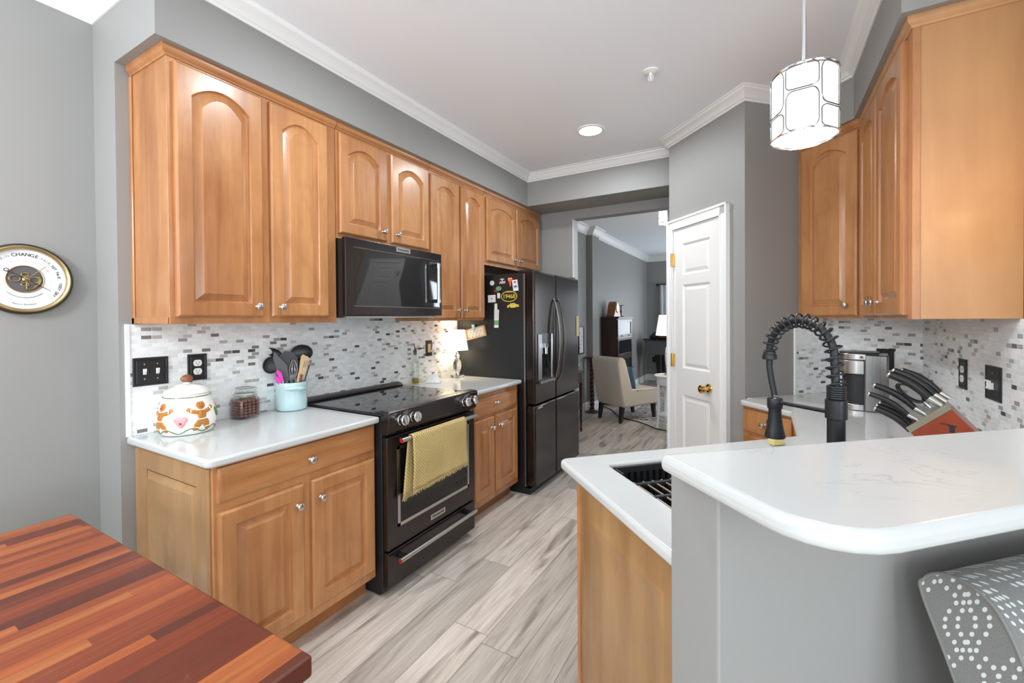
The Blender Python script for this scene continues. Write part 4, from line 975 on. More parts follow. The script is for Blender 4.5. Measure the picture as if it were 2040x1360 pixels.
# ---- by the refrigerator: oil bottle, lamp, white wedge
OB = Vector((.058, 2.449, CTP)); t = thing('oil_bottle', 'tall clear glass oil bottle with a dark pourer, a little oil in the bottom', 'bottle', OB)
build('glass', MB().lathe([(.001, .0), (.024, 0), (.0285, .004), (.0285, .15), (.027, .165), (.020, .180), (.0135, .195), (.0125, .222), (.0145, .224), (.0145, .232), (.0105, .232), (.0105, .195), (.0185, .178), (.0255, .163), (.0265, .150), (.0265, .008), (.001, .006)], OB, 32), 'glass', t, smooth=50)
build('oil', MB().lathe([(.001, .0075), (.0255, .009), (.0262, .014), (.0262, .042), (.001, .0425)], OB, 32), 'oil', t, smooth=40)
build('pourer', MB().lathe([(.010, .215), (.010, .232), (.0125, .234), (.0115, .252), (.006, .256), (.004, .262)], OB, 20).tube([(OB.x, OB.y, OB.z + .258), (OB.x, OB.y - .004, OB.z + .28), (OB.x, OB.y - .012, OB.z + .302)], [.004, .0032, .0022], 10), 'black', t)
LB = Vector((.100, 2.905, CTP)); t = thing('table_lamp', 'small crystal table lamp with glowing white shade beside the refrigerator', 'lamp', LB)
build('base', MB().box(LB.x - .042, LB.x + .042, LB.y - .042, LB.y + .042, LB.z, LB.z + .018), 'crystal', t, smooth=None, bevel=(.004, 2))
prof = [(.012, .018), (.018, .026), (.014, .034), (.022, .045), (.032, .070), (.036, .095), (.033, .122), (.024, .145), (.013, .158), (.016, .166), (.022, .174), (.022, .180), (.012, .188), (.010, .205)]
build('crystal_stem', MB().lathe(prof, LB, 12), 'crystal', t, smooth=None)
build('socket', MB().lathe([(.008, .203), (.013, .206), (.013, .262), (.004, .268)], LB, 16), 'nickel', t)
sh = build('lamp_shade', MB().lathe([(.092, .224), (.0635, .390)], LB, 40, cap=(False, False)), 'shade_lit', t, label='glowing white tapered lamp shade')
so = sh.modifiers.new('thick', 'SOLIDIFY'); so.thickness = .002
build('bulb', MB().ball((LB.x, LB.y, LB.z + .30), .022, 14, 10), 'bulb', t)
point('table_lamp_light', (LB.x, LB.y, LB.z + .345), 1.6, (1, .80, .52), .03); point('table_lamp_light', (LB.x, LB.y, LB.z + .255), 1.5, (1, .80, .52), .03)
single('lamp_cord', MB().tube([(.0145, 2.705, 1.137), (.013, 2.715, 1.10), (.013, 2.745, 1.03), (.013, 2.79, .955), (.013, 2.80, .912), (.045, 2.82, .909), (.07, 2.862, .909)], .0022, 8), 'lampcord', 'pale lamp cord running down the tile from the switch plate', 'cord')
WP = Vector((.120, 2.585, CTP)); t = thing('white_wedge', 'white pyramid-shaped stand beside the oil bottle', 'stand', WP)
build('body', MB(Matrix.Translation(WP) @ Matrix.Rotation(.5, 4, 'Z')).loft([[(-.055, -.04, 0), (.055, -.04, 0), (.055, .04, 0), (-.055, .04, 0)], [(-.055, -.04, .006), (.055, -.04, .006), (.055, .04, .006), (-.055, .04, .006)], [(-.022, -.012, .062), (.022, -.012, .062), (.022, .012, .062), (-.022, .012, .062)]]), 'white_plastic', t, smooth=None, bevel=(.003, 2))
build('button', MB().lathe([(.009, 0), (.009, .006), (.006, .008), (.001, .008)], (WP.x, WP.y, WP.z + .062), 16), 'warm_white', t)

# ================================================================== SINK, FAUCET, COFFEE CORNER
SO = AB((SA0 + SA1) / 2, (SB0 + SB1) / 2, CT - .2)
FAB = frame((0, 0, 0), D1, D2)
t = thing('kitchen_sink', 'black composite sink set under the white quartz counter', 'sink', SO)
o0, o1 = .014, .006
def rr_(i, z): return [(x, y, z) for x, y in rrect(SA0 - .012 + i, SA1 + .012 - i, SB0 - .012 + i, SB1 + .012 - i, .03)]
build('basin', MB(FAB).loft([rr_(.0, CT - .215), rr_(-.01, CT - .20), rr_(-.01, CT - .0325), rr_(.012, CT - .0325), rr_(.018, CT - .19), rr_(.03, CT - .205)]), 'sink', t, smooth=40)
build('drain', MB(FAB).lathe([(.045, 0), (.045, .003), (.03, .002), (.001, .001)], ((SA0 + SA1) / 2, (SB0 + SB1) / 2, CT - .206)), 'steel', t)
t = thing('roll_up_rack', 'roll-up drying rack of steel rods with black joints laid in the sink', 'rack', AB(2.5, -.55, CT - .05))
mb = MB(FAB)
for k in range(15): build('rod', MB(FAB).cyl((2.322 + .033 * k, -.385, CT - .045), (2.322 + .033 * k, -.692, CT - .045), .0042, 10), 'nickel', t)
for b in (-.405, -.505, -.60, -.675): build('joint_strip', MB(FAB).box(2.312, 2.80, b - .007, b + .007, CT - .052, CT - .038), 'rubber', t, smooth=None, bevel=(.003, 2))
t = thing('sink_basket', 'black slotted basket standing along the kitchen side of the sink', 'basket', AB(2.6, -.35, CT - .15))
mb = MB(FAB).box(2.318, 2.93, -.333, -.321, CT - .030, CT - .010).box(2.318, 2.93, -.382, -.376, CT - .128, CT - .112).box(2.318, 2.93, -.336, -.326, CT - .075, CT - .066)
mb.box(2.318, 2.93, -.382, -.328, CT - .13, CT - .126).box(2.316, 2.322, -.382, -.322, CT - .13, CT - .012).box(2.926, 2.932, -.382, -.322, CT - .13, CT - .012)
for k in range(26): mb.box(2.326 + .0235 * k, 2.337 + .0235 * k, -.334, -.329, CT - .128, CT - .028)
build('basket_wall', mb, 'rubber', t, smooth=None)

FA_, FBb = 2.692, -.776
t = thing('kitchen_faucet', 'matte black spring pull-down faucet behind the sink', 'faucet', AB(FA_, FBb, CT))
Ff = frame(AB(FA_, FBb, 0), D2, -D1)      # u along the reach, z up
build('base', MB(Ff).lathe([(.001, 0), (.030, 0), (.030, .006), (.026, .010), (.022, .014), (.001, .014)], (0, 0, CTP)), 'faucet', t)
build('column', MB(Ff).lathe([(.0195, .01), (.0195, .238), (.001, .238)], (0, 0, CTP), 28), 'faucet', t, smooth=40)
build('sleeve', MB(Ff).lathe([(.0198, 1.128), (.0235, 1.130), (.0235, 1.176), (.0198, 1.178)], (0, 0, 0), 28), 'faucet', t, smooth=40)
for k in range(6): build('column_ring', MB(Ff).torus((0, 0, 1.1815 + .0055 * k), .0182, .0029, seg=28), 'faucet', t)
cp = [(0, 0, 1.14), (.001, 0, 1.215), (.004, 0, 1.27)]
for k in range(1, 22):
    a = PI - PI * k / 22 * 1.08; cp.append((.103 + .099 * math.cos(a), 0, 1.282 + .093 * math.sin(a)))
build('inner_hose', MB(Ff).tube(cp, .0092, 12), 'black_matte', t, smooth=60)
# spring round the hose
def coil(path, R, turns, wire, seg=18):
    P = [Vector(p) for p in path]; L = [0]
    for i in range(1, len(P)): L.append(L[-1] + (P[i] - P[i - 1]).length)
    out = []; n = int(turns * seg)
    for k in range(n + 1):
        s = L[-1] * k / n; i = max(j for j in range(len(L) - 1) if L[j] <= s + 1e-9); f = (s - L[i]) / (L[i + 1] - L[i])
        i0, i1 = max(i - 1, 0), min(i + 2, len(P) - 1)
        c = P[i].lerp(P[i + 1], f); tan = (P[i + 1] - P[i]).lerp((P[i1] - P[i0]), .5).normalized()
        nn = Vector((0, 1, 0)); bb = tan.cross(nn).normalized(); a = 2 * PI * k / seg
        out.append(c + nn * R * math.cos(a) + bb * R * math.sin(a))
    return out
sp = [p for p in cp if True][1:-1]
build('spring', MB(Ff).tube(coil(sp, .0182, 17, .003), .0027, 7), 'faucet', t, smooth=60)
ce = Vector(cp[-1]); ct_ = (Vector(cp[-1]) - Vector(cp[-2])).normalized()
build('spring_collar', MB(Ff).tube([ce - ct_ * .012, ce - ct_ * .010, ce - ct_ * .002, ce - ct_ * .001, ce + ct_ * .012, ce + ct_ * .014], [.014, .0165, .0165, .0195, .0195, .015], 24), 'faucet', t, smooth=40)
hu = .183
build('hose', MB(Ff).tube([ce + ct_ * .008, (ce.x + .001, 0, 1.24), (hu + .012, 0, 1.20), (hu + .003, 0, 1.165), (hu, 0, 1.15)], [.0088, .0082, .0082, .0080, .0078], 12), 'black_matte', t, smooth=60)
build('hose_ferrule', MB(Ff).cyl((hu, 0, 1.146), (hu, 0, 1.158), .0072, 16), 'chrome', t)
build('holder', MB(Ff).lathe([(.001, 1.119), (.0185, 1.119), (.020, 1.122), (.020, 1.146), (.0185, 1.149), (.001, 1.149)], (hu, 0, 0), 28), 'faucet', t, smooth=40)
build('spray_head', MB(Ff).lathe([(.001, 1.034), (.024, 1.034), (.027, 1.037), (.0265, 1.043), (.0225, 1.058), (.0185, 1.085), (.0165, 1.108), (.0168, 1.119), (.001, 1.119)], (hu, 0, 0), 32), 'faucet', t, smooth=40)
build('spray_button', MB(Ff).ball((hu + .0195, .004, 1.076), .0065, 12, 8, (.6, 1, 1.5)).ball((hu + .0165, .004, 1.100), .005, 12, 8, (.6, 1, 1)), 'faucet', t)
build('support_arm', MB(Ff).tube([(.014, -.002, 1.142), (hu - .012, 0, 1.139)], .0054, 12), 'faucet', t); build('arm_pivot', MB(Ff).ball((.022, -.014, 1.136), .0085, 14, 10), 'faucet', t)
build('handle', MB(frame(AB(FA_, FBb, 0), D2, -D1)).tube([(0, -.018, 1.02), (0, -.04, 1.025), (.01, -.09, 1.06)], [.009, .008, .005], 10), 'faucet', t)
t = single('sponge', MB(FAB).box(2.975, 3.03, -.315, -.285, CTP, CTP + .030), plain('pale_yellow_sponge', srgb(214, 200, 130), .85), 'pale yellow sponge on the counter under the faucet spray head', 'sponge', smooth=40, bevel=(.008, 3))

# ---- coffee maker
rv = Vector((.988, -.154, 0)); fv = Vector((-.154, -.988, 0)); KO = Vector((2.621, 2.806, CTP))
Mk = frame(KO, rv, -fv)                 # u to the machine's back, second axis away from the camera
t = thing('coffee_maker', 'brushed steel pod coffee maker in front of the diagonal tile wall', 'coffee maker', KO)
def dee(r, c, ub, n=20): return [(ub, c - r)] + [(c - r * math.sin(a), c - r * math.cos(a)) for a in [PI * k / n for k in range(n + 1)]] + [(ub, c + r)]
build('body', MB(Mk).prism(rrect(.108, .206, 0, .170, .012), 0, .283), 'dark_steel', t, smooth=40, bevel=(.004, 2))
build('head', MB(Mk).prism(dee(.0845, .085, .110), .186, .254), 'steel', t, smooth=40, bevel=(.002, 2))
build('lid_handle', MB(Mk).prism(dee(.0845, .085, .118), .258, .289), 'steel', t, smooth=40, bevel=(.003, 2)); build('lid_top', MB(Mk).prism(dee(.080, .085, .170), .289, .296), 'black', t, smooth=40, bevel=(.003, 2))
build('lid_gap', MB(Mk).prism(dee(.081, .085, .112), .252, .260), 'black', t, smooth=40)
build('hinge_cap', MB(Mk).cyl((.100, -.0035, .273), (.100, .004, .273), .0075, 18), 'chrome', t)
build('pod_bay', MB(Mk).prism(dee(.066, .085, .110), .030, .188), 'black_matte', t, smooth=40)
build('drip_base', MB(Mk).prism(dee(.076, .085, .110), 0, .031), 'steel', t, smooth=40, bevel=(.003, 2)); build('drip_grid', MB(Mk).prism(dee(.070, .085, .105), .031, .036), 'black', t, smooth=40)

# ---- wall plates round the coffee corner
FAW = FB(AW)
t = plate('black plate with white outlet behind the coffee maker', FAW, -.274, -.182, 1.080, 1.198)
build('outlet_face', MB(FAW).box(-.246, -.212, .0125, .0155, 1.102, 1.172), 'white_plastic', t, smooth=None, bevel=(.002, 1)); build('slots', MB(FAW).box(-.236, -.233, .0155, .016, 1.15, 1.158).box(-.225, -.222, .0155, .016, 1.15, 1.158).box(-.231, -.227, .0155, .016, 1.143, 1.147), 'ink', t, smooth=None)
build('plug', MB(FAW).box(-.246, -.226, .0155, .045, 1.106, 1.126), 'black', t, smooth=None, bevel=(.003, 2))
FCW = FC(XC)
t = plate('slim black outlet plate on the right-hand tile above the knife block', FCW, -2.575, -2.495, 1.078, 1.202); duplex(t, FCW, -2.535, 1.14)
t = plate('black plate with a white plug-in clip nearest the raised bar', FCW, -2.315, -2.191, 1.076, 1.200, cat='outlet')
build('clip', MB(FCW).box(-2.310, -2.265, .013, .018, 1.139, 1.146).box(-2.270, -2.262, .013, .024, 1.118, 1.146).box(-2.270, -2.240, .013, .026, 1.116, 1.123).box(-2.247, -2.240, .013, .026, 1.116, 1.140), 'white_plastic', t, smooth=None, bevel=(.0015, 2))
build('screw', MB(FCW @ Matrix.Translation((-2.253, .013, 1.175)) @ Matrix.Rotation(-PI / 2, 4, 'X')).lathe([(.003, 0), (.003, .001), (.001, .0014)], seg=12), 'nickel', t)

# ---- knife block
Mn = frame((2.83, 2.0, 0), (.966, -.257, 0), (.257, .966, 0))         # u across, second axis away from camera
MnP = Mn @ Matrix(((1, 0, 0, 0), (0, 0, 1, 0), (0, 1, 0, 0), (0, 0, 0, 1)))   # prism plane (u, z), depth = extrusion
t = thing('knife_block', 'tilted cherry knife block full of black-handled knives', 'knife block', Mn @ Vector((.03, .05, CTP)))
A_, B_, e_ = Vector((-.106, .991)), Vector((-.005, 1.087)), Vector((.65, -.76))
def down(p): return p + e_ * ((p.y - CTP) / .76)
pa, pb = A_ + e_ * .02, B_ + e_ * .02
build('body', MB(MnP).prism([tuple(pa), tuple(pb), tuple(down(B_)), tuple(down(A_))], 0, .115), 'cherry', t, smooth=None, bevel=(.0015, 1))
build('face_plate', MB(MnP).prism([tuple(A_), tuple(B_), tuple(pb), tuple(pa)], -.001, .116), 'sleeve', t, smooth=None, label='brass-coloured metal face plate')
ux = Vector((.40, .0)); c0 = Vector((.012, 1.017))
build('emblem', MB(MnP).prism([(-.022, 1.020), (-.018, 1.0225), (.002, 1.021), (.020, 1.018), (.020, 1.013), (.016, 1.013), (.016, .994), (.003, .994), (.003, 1.013), (-.004, 1.018), (-.016, 1.0195)], -.001, .0002), 'ink', t, smooth=None)
GK = 'knives in the cherry block'
def knife(label, tip, base, d, r_=.0115, name='kitchen_knife', cat='knife'):
    tip, base = Vector(tip), Vector(base); ax = (base - tip).normalized(); nrm = Vector((-ax.y, ax.x))
    if nrm.y < 0: nrm = -nrm
    o = thing(name, label, cat, Mn @ Vector((base.x, d, base.y)), GK); L = (base - tip).length
    pts, rr = [], []
    for k in range(13):
        q = k / 12; p = tip + ax * L * q + nrm * (.010 * math.sin(PI * q) - .0)
        pts.append((p.x, d, p.y)); rr.append(r_ * (.86 + .22 * math.sin(PI * (q * .85 + .1)) - .10 * q))
    build('handle', MB(Mn).tube(pts, rr, 14), 'black', o, smooth=60)
    build('end_cap', MB(Mn).tube([(tip.x - ax.x * .007, d, tip.y - ax.y * .007), (tip.x - ax.x * .005, d, tip.y - ax.y * .005), (tip.x + ax.x * .001, d, tip.y + ax.y * .001)], [r_ * .5, r_ * .8, r_ * .88], 14), 'nickel', o)
    # bolster runs on to the plate
    n2 = Vector((-.69, .72)); s = (A_ - base).dot(n2) / ax.dot(n2)
    e = base + ax * max(.012, s)
    build('bolster', MB(Mn).tube([(base.x - ax.x * .002, d, base.y - ax.y * .002), (base.x + ax.x * .008, d, base.y + ax.y * .008), (e.x, d, e.y)], [r_ * .86, r_ * .80, r_ * .62], 12), 'nickel', o, smooth=60)
knife('long black-handled knife in front of the top row', (-.151, 1.173), (-.047, 1.099), .022, .0135)
knife('black-handled knife second in the top row', (-.141, 1.185), (-.034, 1.108), .052, .0125)
knife('black-handled knife at the back of the top row, nearest the tile wall', (-.120, 1.183), (-.020, 1.112), .084, .0125)
knife('middle knife with a white-tipped handle below the top row', (-.193, 1.127), (-.083, 1.056), .040, .0115)
knife('slim black paring knife leaning farthest toward the faucet', (-.207, 1.096), (-.100, 1.033), .020, .0095)
knife('lowest black steak knife in front of the bottom row', (-.189, 1.044), (-.094, .978), .016, .0105)
knife('black steak knife second in the bottom row', (-.186, 1.052), (-.090, .988), .045, .0095)
knife('black steak knife at the back of the bottom row', (-.180, 1.058), (-.085, .995), .074, .0095)
o = thing('kitchen_scissors', 'kitchen scissors with oval black loops in the knife block', 'scissors', Mn @ Vector((-.07, .075, 1.09)), GK)
for q, du in ((.068, 0), (.080, .004)):
    lp = []
    for k in range(29):
        a = 2 * PI * k / 28; x, z = .043 * math.cos(a), .0195 * math.sin(a); th = math.radians(-38)
        lp.append((-.098 + du + x * math.cos(th) - z * math.sin(th), q, 1.107 + x * math.sin(th) + z * math.cos(th)))
    build('finger_loop', MB(Mn).tube(lp, .0048, 8, None, False), 'black', o)
build('blades', MB(Mn).tube([(-.066, .074, 1.083), (-.045, .074, 1.060)], .006, 8), 'nickel', o)

# ================================================================== LIGHT FITTINGS
PC = Vector((2.398, 1.552, 0)); PR, PZ0, PZ1 = .084, 1.908, 2.094
t = thing('pendant_lamp', 'lit drum pendant lamp with chrome oval lattice hanging over the sink counter', 'pendant lamp', (PC.x, PC.y, PZ0))
def drum(t, c, R, z0, z1, rod=True):
    sh = build('glass_shade', MB().lathe([(.001, z0 + .004), (R * .955, z0 + .004), (R * .96, z0 + .006), (R * .96, z1 - .008), (R * .955, z1 - .006), (.02, z1 - .006)], (c.x, c.y, 0), 40), 'pend', t, smooth=50)
    def on(a, z, r=R): return (c.x + r * math.cos(a), c.y + r * math.sin(a), z)
    mb = None
    for z in (z0, z1): build('rim', MB().torus((c.x, c.y, z), R, .0026, seg=48, rs=6), 'chrome', t)
    nC, H = 6, z1 - z0
    lat = MB()
    for k in range(nC):
        rows = [(0, .34), (.34, 1)] if k % 2 else [(0, .62), (.62, 1)]
        for lo, hi in rows:
            w_ = 2 * PI / nC * .46; a0 = 2 * PI * k / nC + .4
            pts = [on(a0 + x * w_, z0 + H * ((lo + hi) / 2 + y * (hi - lo) / 2 * .94), R * 1.005) for x, y in rrect(-1, 1, -1, 1, .42, 6)]; pts.append(pts[0])
            lat.tube(pts, .0020, 6, None, False)
    build('lattice', lat, 'dark_steel', t, label='chrome oval wire lattice')
    if rod:
        build('rod', MB().cyl((c.x, c.y, z1 - .01), (c.x, c.y, ZC - .02), .0055, 12), 'chrome', t)
        build('canopy', MB().lathe([(.055, ZC - .0005), (.055, ZC - .012), (.05, ZC - .022), (.008, ZC - .03)], (c.x, c.y, 0), 32), 'chrome', t)
        mb = MB()
        for a in (0, PI / 2): mb.cyl(on(a, z1, R), on(a + PI, z1, R), .0022, 8)
        build('spider', mb, 'chrome', t)
    else: build('ceiling_plate', MB().lathe([(R * .7, z1 - .01), (R * .7, ZC - .0005), (.01, ZC - .0005)], (c.x, c.y, 0), 28), 'chrome', t)
drum(t, PC, PR, PZ0, PZ1)
LC = Vector((1.215, 3.025, ZC)); t = thing('recessed_light', 'lit recessed ceiling light with white ring, the one near the pantry door', 'ceiling light', LC)
build('trim_ring', MB().lathe([(.098, -.0005), (.096, -.006), (.080, -.008), (.078, -.001)], LC, 40, cap=(False, False)), 'trim', t); build('lens', MB().lathe([(.079, -.0035), (.001, -.0035)], LC, 36, cap=(False, False)), 'bulb', t)
LC2 = Vector((1.11, 1.345, ZC)); t = thing('recessed_light', 'recessed ceiling light nearer the camera, between the pendant and the wall cabinets', 'ceiling light', LC2)
build('trim_ring', MB().lathe([(.098, -.0005), (.096, -.006), (.080, -.008), (.078, -.001)], LC2, 40, cap=(False, False)), 'trim', t); build('lens', MB().lathe([(.079, -.0035), (.001, -.0035)], LC2, 36, cap=(False, False)), 'bulb', t)
SPk = Vector((1.758, 2.475, ZC)); t = thing('fire_sprinkler', 'white fire sprinkler head on the ceiling', 'sprinkler', SPk)
build('escutcheon', MB().lathe([(.042, -.0005), (.041, -.006), (.030, -.010), (.012, -.012), (.001, -.012)], SPk, 32), 'white', t)
build('nozzle', MB().lathe([(.009, -.010), (.009, -.025), (.006, -.028), (.006, -.05), (.001, -.05)], SPk, 16).tube([(SPk.x - .012, SPk.y, SPk.z - .022), (SPk.x - .013, SPk.y, SPk.z - .042), (SPk.x - .004, SPk.y, SPk.z - .058)], .002, 6).tube([(SPk.x + .012, SPk.y, SPk.z - .022), (SPk.x + .013, SPk.y, SPk.z - .042), (SPk.x + .004, SPk.y, SPk.z - .058)], .002, 6), 'white', t)
build('deflector', MB().lathe([(.014, -.058), (.014, -.060), (.001, -.060)], SPk, 20), 'white', t)
HC = Vector((1.30, 5.51, 0)); t = thing('drum_ceiling_light', 'lit drum ceiling light seen through the opening above the pantry door frame', 'ceiling light', (HC.x, HC.y, 2.51)); drum(t, HC, .118, 2.51, 2.715, False)
SQ = Vector((XC, 1.72, 1.66)); t = thing('added_sconce', 'small warm sconce added out of view to light the cabinet end panel', 'added lamp', SQ)  # unseen sconce, added to throw a warm glow on the end panel
build('back_plate', MB().box(XC - .012, XC - .001, 1.68, 1.76, 1.60, 1.72), 'bronze', t, smooth=None, bevel=(.004, 2)); build('added_sconce_glass', MB().lathe([(.03, -.06), (.045, 0), (.05, .07)], (XC - .065, 1.72, 1.66), 24), 'added_warm_glow', t); build('arm', MB().cyl((XC - .012, 1.72, 1.61), (XC - .065, 1.72, 1.60), .007, 10), 'bronze', t)
point('added_sconce_light', (XC - .065, 1.72, 1.75), 1.0, (1, .62, .28), .05)

# ================================================================== DINING SIDE
t = thing('barometer', 'round brass-rimmed wall barometer with white dial on the dining wall', 'barometer', (-.22, .536, 1.552))
Mb_ = frame((-.2195, .536, 1.552), (0, 1, 0), (1, 0, 0)); Mb2 = Mb_ @ Matrix(((1, 0, 0, 0), (0, 0, 1, 0), (0, 1, 0, 0), (0, 0, 0, 1)))    # local xy on the wall, z out
RB = .137
build('case', MB(Mb2).lathe([(RB, 0), (RB, .022), (RB - .004, .028), (RB - .009, .030), (RB - .009, 0)], seg=64), 'bronze', t, smooth=40)
build('bezel', MB(Mb2).lathe([(RB - .008, .018), (RB - .008, .031), (RB - .012, .034), (RB - .016, .033), (RB - .021, .026), (RB - .021, .018)], seg=64, cap=(False, False)), 'old_brass', t, smooth=50, label='aged brass bezel')
dial = build('dial', MB(Mb2).lathe([(RB - .018, .014), (RB - .018, .0185), (.001, .0185)], seg=64), 'dial', t, smooth=30)
build('movement_well', MB(Mb2).lathe([(.0505, .0187), (.0505, .0190), (.001, .0190)], seg=48), 'grille', t); build('well_rim', MB(Mb2).torus((0, 0, .020), .0515, .0022, seg=48), 'old_brass', t)
gm = MB(Mb2)
for (x, y, R, sy) in ((-.028, .002, .015, .8), (.024, -.002, .014, .85), (0, .018, .010, .7), (0, -.02, .010, .7)): gm.torus((x, y, .021), R, .0028, seg=24, rs=6, sy=sy)
gm.tube([(-.048, .002, .021), (-.040, .002, .021)], .003, 6).tube([(.036, .012, .021), (.043, 0, .021), (.038, -.018, .021), (.022, -.034, .021), (.0, -.040, .021)], .0035, 6).tube([(.004, -.04, .021), (.004, -.005, .021)], .0016, 6)
gm.lathe([(.009, .020), (.009, .026), (.004, .028), (.001, .028)], seg=20)
build('brass_movement', gm, 'old_brass', t)
def hand(a, L0, L1, w_): c, s = math.sin(a), math.cos(a); return MB(Mb2).tube([(c * L0, s * L0, .0285), (c * L1 * .75, s * L1 * .75, .0285), (c * L1, s * L1, .0285)], [w_ * .6, w_, .0003], 6)
build('hand', hand(math.radians(47), -.018, .088, .0014), 'old_brass', t, label='brass indicator hand')
build('hand', hand(math.radians(122), -.06, .085, .0012), plain('blued_steel', (.05, .07, .11), .3, 1), t, label='dark blued hand'); build('hand_ring', MB(Mb2).torus((-.05, .032, .0285), .006, .0014, seg=16, rs=5), 'ink', t)
lt = MB(Mb2); gl = MB(Mb2)
def arc_text(dst, s, ang, rad, size, step, flip=False):
    n = len(s)
    for i, ch in enumerate(s):
        if ch == ' ': continue
        a = math.radians(ang) + (i - (n - 1) / 2) * step * (-1 if flip else 1); v, f = text_geo(ch, size)
        dst.add(v, f, Mb2 @ Matrix.Translation((rad * math.sin(a), rad * math.cos(a), .0188)) @ Matrix.Rotation(-a + (PI if flip else 0), 4, 'Z'))
for wd, an, ra, si, st, mt_ in (('CHANGE', 1, .0955, .0175, .132, 'ink'), ('FAIR', 37, .095, .0135, .088, 'grey_ink'), ('SET FAIR', 68, .0955, .0125, .073, 'ink'), ('VERY DRY', 112.5, .1005, .0125, .073, 'ink'), ('RAIN', -36, .095, .0135, .092, 'grey_ink')):
    wb = MB(); arc_text(wb, wd, an, ra, si, st); build('dial_word', wb, mt_, dial, smooth=None)
arc_text(gl, 'Aneroid Barometer', 181, .0985, .0085, .040, True)
for k in range(60):
    a = math.radians(-100 + 200 * k / 59); r0, r1 = .070, .076 if k % 5 else .079
    gl.add(*(lambda q: (q.v, q.f))(MB().box(-.0003, .0003, r0, r1, .0186, .0189)), Mb2 @ Matrix.Rotation(-a, 4, 'Z'))
gl.tube([(.066 * math.sin(math.radians(180 + d)), .066 * math.cos(math.radians(180 + d)) - .006, .0195) for d in range(-46, 47, 4)], .0014, 6)
for k in range(24):
    a = math.radians(180 - 44 + 88 * k / 23); gl.add(*(lambda q: (q.v, q.f))(MB().box(-.0003, .0003, .058, .063, .0186, .0189)), Mb2 @ Matrix.Translation((0, -.006, 0)) @ Matrix.Rotation(-a, 4, 'Z'))
build('fine_scale', gl, 'grey_ink', dial, smooth=None)

t = thing('butcher_block_table', 'reddish butcher block table top with white legs in front of the camera', 'table', (.94, -.1, 0))
TX0, TX1, TY0, TY1, TZ = .31, 1.556, -.75, .524, .752
build('tabletop', MB().box(TX0, TX1, TY0, TY1, TZ - .042, TZ), 'butcher', t, smooth=50, bevel=(.007, 3))
build('apron', MB().box(TX0 + .09, TX1 - .09, TY0 + .09, TY1 - .09, TZ - .13, TZ - .0425), 'white_leg', t, smooth=None)
for x in (TX0 + .05, TX1 - .05):
    for y in (TY0 + .05, TY1 - .05): build('leg', MB().loft([[(x + a * q, y + b * q, z) for a, b in ((-1, -1), (1, -1), (1, 1), (-1, 1))] for q, z in ((.026, 0), (.038, .5), (.038, TZ - .0425))]), 'white_leg', t, smooth=None, bevel=(.003, 2))

# upholstered chair parked under the raised bar: local x along the bar, y toward the kitchen
CR = AB(2.78, -1.3, 0)
t = thing('dining_chair', 'grey dining chair patterned with pale dotted ogee lines, backed against the half wall', 'chair', CR); t.rotation_euler = (0, 0, PI / 4)
bx0, bx1 = -.23, .23; oy = 1.3
prof = [(-1.205, .46), (-1.10, .755), (-1.050, .880), (-1.053, .908), (-1.075, .930), (-1.105, .936), (-1.135, .927), (-1.160, .902), (-1.190, .83), (-1.245, .64), (-1.30, .46)]
YZ = frame((0, oy, 0), (0, 1, 0), (0, 0, 1), (1, 0, 0))
def spline(P, n=5):
    out = []
    for i in range(len(P) - 1):
        p0, p1, p2, p3 = P[max(i - 1, 0)], P[i], P[i + 1], P[min(i + 2, len(P) - 1)]
        for k in range(n):
            t_ = k / n; out.append(tuple(.5 * (2 * b + (c - a) * t_ + (2 * a - 5 * b + 4 * c - d) * t_ ** 2 + (3 * b - a - 3 * c + d) * t_ ** 3) for a, b, c, d in zip(p0, p1, p2, p3)))
    return out + [P[-1]]
prof = spline(prof)
build('backrest', MB(YZ).prism(prof, bx0, bx1), 'dots', t, smooth=50, local=True)
build('seat', MB().box(bx0, bx1, -.42, .06, .36, .475), 'dots', t, smooth=40, bevel=(.03, 4), local=True)
for x in (bx0, bx1): build('piping', MB(YZ).tube([(p[0], p[1], x) for p in prof], .0028, 8), 'piping', t, smooth=60, local=True)
for x in (bx0 + .035, bx1 - .035):
    for y in (-.385, .04): build('leg', MB().loft([[(x + a * q, y + b * q, z) for a, b in ((-1, -1), (1, -1), (1, 1), (-1, 1))] for q, z in ((.016, 0), (.024, .36))]), 'blackwood', t, smooth=None, local=True)

# ================================================================== LIVING ROOM THROUGH THE OPENING
FWD, RGT = Vector((.478, .878, 0)), Vector((.878, -.478, 0))
t = thing('accent_chair', 'oatmeal armless accent chair with nailhead trim and black legs', 'chair', (.483, 5.776, 0)); t.rotation_euler = (0, 0, math.atan2(RGT.y, RGT.x))
wv_ = .252
sp_ = [(.02, .205), (.655, .205), (.672, .235), (.672, .40), (.655, .425), (.18, .435), (.165, .46), (.085, .72), (.045, .83), (.010, .862), (-.045, .868), (-.085, .845), (-.100, .80), (-.060, .55), (-.015, .30)]
YZ0 = frame((0, 0, 0), (0, 1, 0), (0, 0, 1), (1, 0, 0))
build('upholstery', MB(YZ0).prism(sp_, -wv_, wv_), 'linen', t, smooth=40, bevel=(.022, 4), local=True)
build('seat_cushion_seam', MB().tube([(-wv_ + .0, .20, .42), (-wv_ - .001, .655, .412)], .004, 6).tube([(wv_ + .0, .20, .42), (wv_ + .001, .655, .412)], .004, 6).tube([(-wv_, .674, .405), (wv_, .674, .405)], .004, 6), 'linen', t, local=True)
mb = MB()
for k in range(34):
    for s in (-1, 1): mb.ball((s * (wv_ + .001), .03 + .0185 * k, .222), .0062, 7, 5)
for k in range(26): mb.ball((-wv_ + .01 + .0193 * k, .673, .222), .0062, 7, 5)
